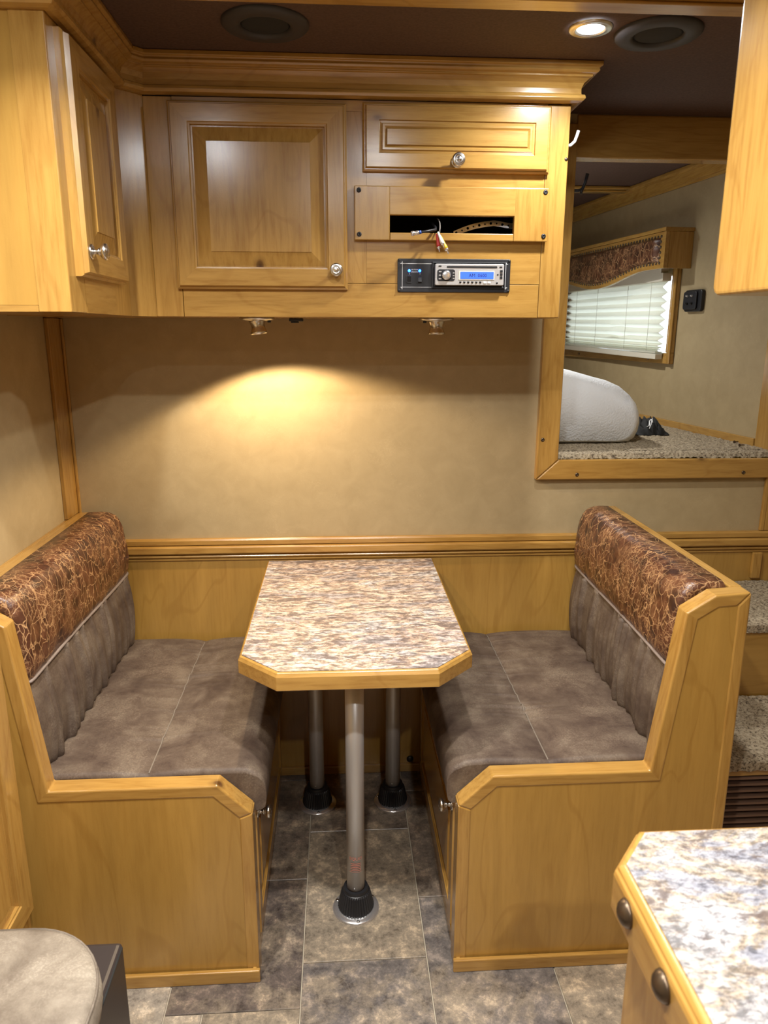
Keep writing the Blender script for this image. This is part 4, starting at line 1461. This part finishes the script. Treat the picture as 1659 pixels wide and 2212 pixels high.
# crumpled black cloth with white print
rows = []
for j in range(14):
    row = []
    for i in range(20):
        u, v = i / 19, j / 13
        a_ = Vector((u * 5, v * 5, 4))
        h = 0.055 * math.sin(PI * min(1, max(0, u))) ** 0.6 * math.sin(PI * v) ** 0.6
        row.append((1.118 + 0.125 * u + 0.008 * noise.noise(a_ * 2), 0.40 + 0.13 * v + 0.010 * noise.noise(a_ * 2 + Vector((7, 0, 0))), 1.134 + h * (1 + 0.7 * noise.noise(a_ * 1.6))))
    rows.append(row)
bc = tag(MB().grid(rows).build('crumpled_cloth', 'black_cloth'), 'small crumpled black cloth with white print beside the mattress', 'cloth')


def cloth_pt(u, v):
    i, j = min(18, int(u * 19)), min(12, int(v * 13))
    return Vector(rows[j][i])


for k in range(4):
    mb = MB()
    q = [cloth_pt(0.34 + 0.05 * k + 0.30 * t_ / 5, 0.10 + 0.09 * t_ + 0.04 * k) + Vector((0, -0.002, 0.003)) for t_ in range(6)]
    mb.tube(q, 0.0016, 6)
    mb.build('print_stripe', 'white_print', bc)
for i, (x, y, ang) in enumerate(((1.378, 0.181, 0.4), (1.356, 0.108, 0.1))):
    ax = Vector((math.cos(ang), math.sin(ang), 0))
    tag(MB().lathe([(0.0052, 0), (0.0048, 0.0025), (0.0022, 0.004), (0.0020, 0.018), (0, 0.022)], (x, y, 1.139), ax, 10).build('loose_screw', 'bronze'),
        'dark loose screw on the nook carpet nearer the wall strip' if i == 0 else 'loose screw on the nook carpet nearer the sill', 'screw')

# ================================================================ STEPS UP TO THE NOOK (behind the right bench)
SX0, SX1 = 0.895, 1.445
stp = thing('nook_steps', (1.17, -0.35, 0), 'two carpeted steps behind the right bench leading up to the nook', 'steps')


def tread(y0, y1, z):
    def f(u, v):
        y = y0 + (y1 - y0) * v
        zz = z
        if v < 0.10:
            y = y0 - 0.004
            zz = z - 0.030 + 0.030 * (v / 0.10)
        return (SX0 + 0.002 + (SX1 - SX0 - 0.004) * u, y, zz)
    return carpet('tread', f, 70, 90, z, 0.0040)


tread(-0.375, -0.012, 0.690).build('carpet_tread', 'carpet', stp)
MB().box(SX0, SX1, -0.372, -0.0125, 0.45, 0.682).build('riser', 'ply_x', stp)
tread(-0.705, -0.378, 0.457).build('carpet_tread', 'carpet', stp)
MB().box(SX0, SX1, -0.700, -0.373, 0.408, 0.449).build('riser', 'wood_x', stp)
MB().box(SX0, SX1, -0.660, -0.373, 0.0, 0.407).build('lower_box', 'cavity', stp)
gr = thing('vent_grille', (1.17, -0.69, 0.0), 'brown louvred vent grille below the lowest carpeted step', 'vent')
sl0 = None
for k in range(20):
    z = 0.396 - 0.0185 * k
    if sl0 is None:
        sl0 = MB().prism([(-0.700, z), (-0.700, z + 0.0065), (-0.672, z + 0.004), (-0.672, z - 0.0025)], YZ, SX0 + 0.012, SX1 - 0.012).build('slat', 'slat_brown', gr)
    else:
        dup_part(sl0, gr, (0, 0, -0.0185 * k))
MB().box(SX0, SX0 + 0.0115, -0.702, -0.665, 0.0, 0.407).build('frame_stile', 'wood_z', gr)
MB().box(SX1 - 0.0115, SX1, -0.702, -0.665, 0.0, 0.407).build('frame_stile', 'wood_z', gr)

# ================================================================ FOREGROUND FURNITURE
# ---- counter at lower right
CZ = 0.90
kc = thing('kitchen_counter', (0.75, -2.0, 0), 'stone patterned kitchen counter with bronze studded wood edge at lower right', 'counter')
cpoly = [(0.310, -2.75), (0.310, -1.572), (0.3600, -1.5120), (1.440, -1.5120), (1.440, -2.75)]
cpoly = cpoly[::-1]
mb = MB()
lv = [(-0.0035, CZ - 0.062), (-0.0035, CZ - 0.016), (-0.002, CZ - 0.010), (0.001, CZ - 0.008), (0.001, CZ - 0.005), (0.005, CZ - 0.0012), (0.0085, CZ - 0.0008)]
nT = len(cpoly)
for i_, z in lv:
    mb.v += [(x, y, z) for x, y in inset(cpoly, i_)]
for j in range(len(lv) - 1):
    for k in range(nT):
        mb.f.append((j * nT + k, j * nT + (k + 1) % nT, (j + 1) * nT + (k + 1) % nT, (j + 1) * nT + k))
mb.f += [tuple(range(nT - 1, -1, -1)), tuple((len(lv) - 1) * nT + k for k in range(nT))]
mb.m = [0] * len(mb.f)
mb.sm = [False] * len(mb.f)
mb.build('wood_edging', 'wood_y', kc, bev=0.0025)
MB().prism(inset(cpoly, 0.0095), XY, CZ - 0.0007, CZ + 0.0012).build('countertop', 'laminate_counter', kc)
cl0 = None
for k in range(10):
    p_ = (0.3065, -1.617 - 0.096 * k, CZ - 0.030)
    if cl0 is None:
        cl0 = MB().lathe([(0.0165, 0), (0.0155, 0.003), (0.0120, 0.0075), (0.0060, 0.0105), (0, 0.0113)], p_, (-1, 0, 0), 24).build('stud', 'bronze', kc)
    else:
        dup_part(cl0, kc, (0, -0.096 * k, 0))
MB().box(0.345, 1.44, -2.75, -1.545, 0.0, CZ - 0.0625).build('cabinet_body', 'wood_z', kc, bev=0.004)

# ---- wall cabinet above the counter at upper right
uc = thing('wall_cabinet', (0.95, -2.0, 1.57), 'plain honey wood wall cabinet close by at upper right', 'cabinet')
MB().prism(rrect(-2.75, -1.172, 1.570, 2.128, 0.016, 5), YZ, 0.553, 1.445).build('body', 'wood_z', uc, bev=0.006, seg=3)
MB().prism(rrect(-2.60, -1.60, 1.625, 2.06, 0.006, 3), YZ, 0.532, 0.5525).build('door', 'wood_z', uc, bev=0.003)

# ---- low cupboard at the left edge with a raised panel door
lc = thing('low_cupboard', (-0.78, -1.3, 0), 'low wooden cupboard at the left edge beside the leather sofa', 'cupboard')
MB().box(XL + 0.001, -0.727, -1.75, -0.868, 0.0, 0.95).build('body', 'wood_z', lc, bev=0.002)
raised_door(lc, side(-0.7265, 1), -1.70, -0.884, 0.262, 0.93, 0.062, None, (1, 0, 0), 'wood_y', 'wood_z', thick=0.021)

# ---- leather sofa end at lower left
sf = thing('leather_sofa', (-0.64, -1.55, 0), 'dark leather sofa end with pale taupe seat cushion at lower left', 'sofa')
MB().box(-0.7240 + 0.021, -0.434, -2.2, -1.128, 0.03, 0.398).build('base', 'dark_leather', sf, bev=0.010, seg=3)
MB().tube([(-0.4345, -1.14 - 0.1 * k, 0.393 - 0.002 * math.sin(k)) for k in range(11)], 0.0022, 6).build('seam', 'black_cloth', sf)
MB().box(-0.69, -0.45, -2.18, -1.15, 0.0, 0.029).build('plinth', 'black_plastic', sf)
cpts = []
R_ = 0.165
x0, x1, y0, y1 = -0.6999, -0.418, -2.18, -1.150
cpts = [(x0, y0), (x1, y0)]
for k in range(13):
    t = math.radians(90 * k / 12)
    cpts.append((x1 - R_ + R_ * math.cos(t), y1 - R_ * 1.05 + R_ * 1.05 * math.sin(t)))
cpts.append((x0, y1))
mb = MB()
lv = [(0.012, 0.4005), (0.003, 0.410), (0.0, 0.428), (0.002, 0.448), (0.007, 0.459), (0.018, 0.4660), (0.045, 0.4705), (0.09, 0.4725)]
nT = len(cpts)
for i_, z in lv:
    mb.v += [(x, y, z) for x, y in inset(cpts, i_)]
for j in range(len(lv) - 1):
    for k in range(nT):
        mb.f.append((j * nT + k, j * nT + (k + 1) % nT, (j + 1) * nT + (k + 1) % nT, (j + 1) * nT + k))
        mb.sm.append(True)
mb.f += [tuple(range(nT - 1, -1, -1)), tuple((len(lv) - 1) * nT + k for k in range(nT))]
mb.sm += [False, True]
mb.m = [0] * len(mb.f)
cu = mb.build('seat_cushion', 'suede_pale', sf)
MB().tube([(x, y, 0.4580) for x, y in inset(cpts, 0.0062)[1:]], 0.0026, 8).build('piping', 'suede_taupe', cu)
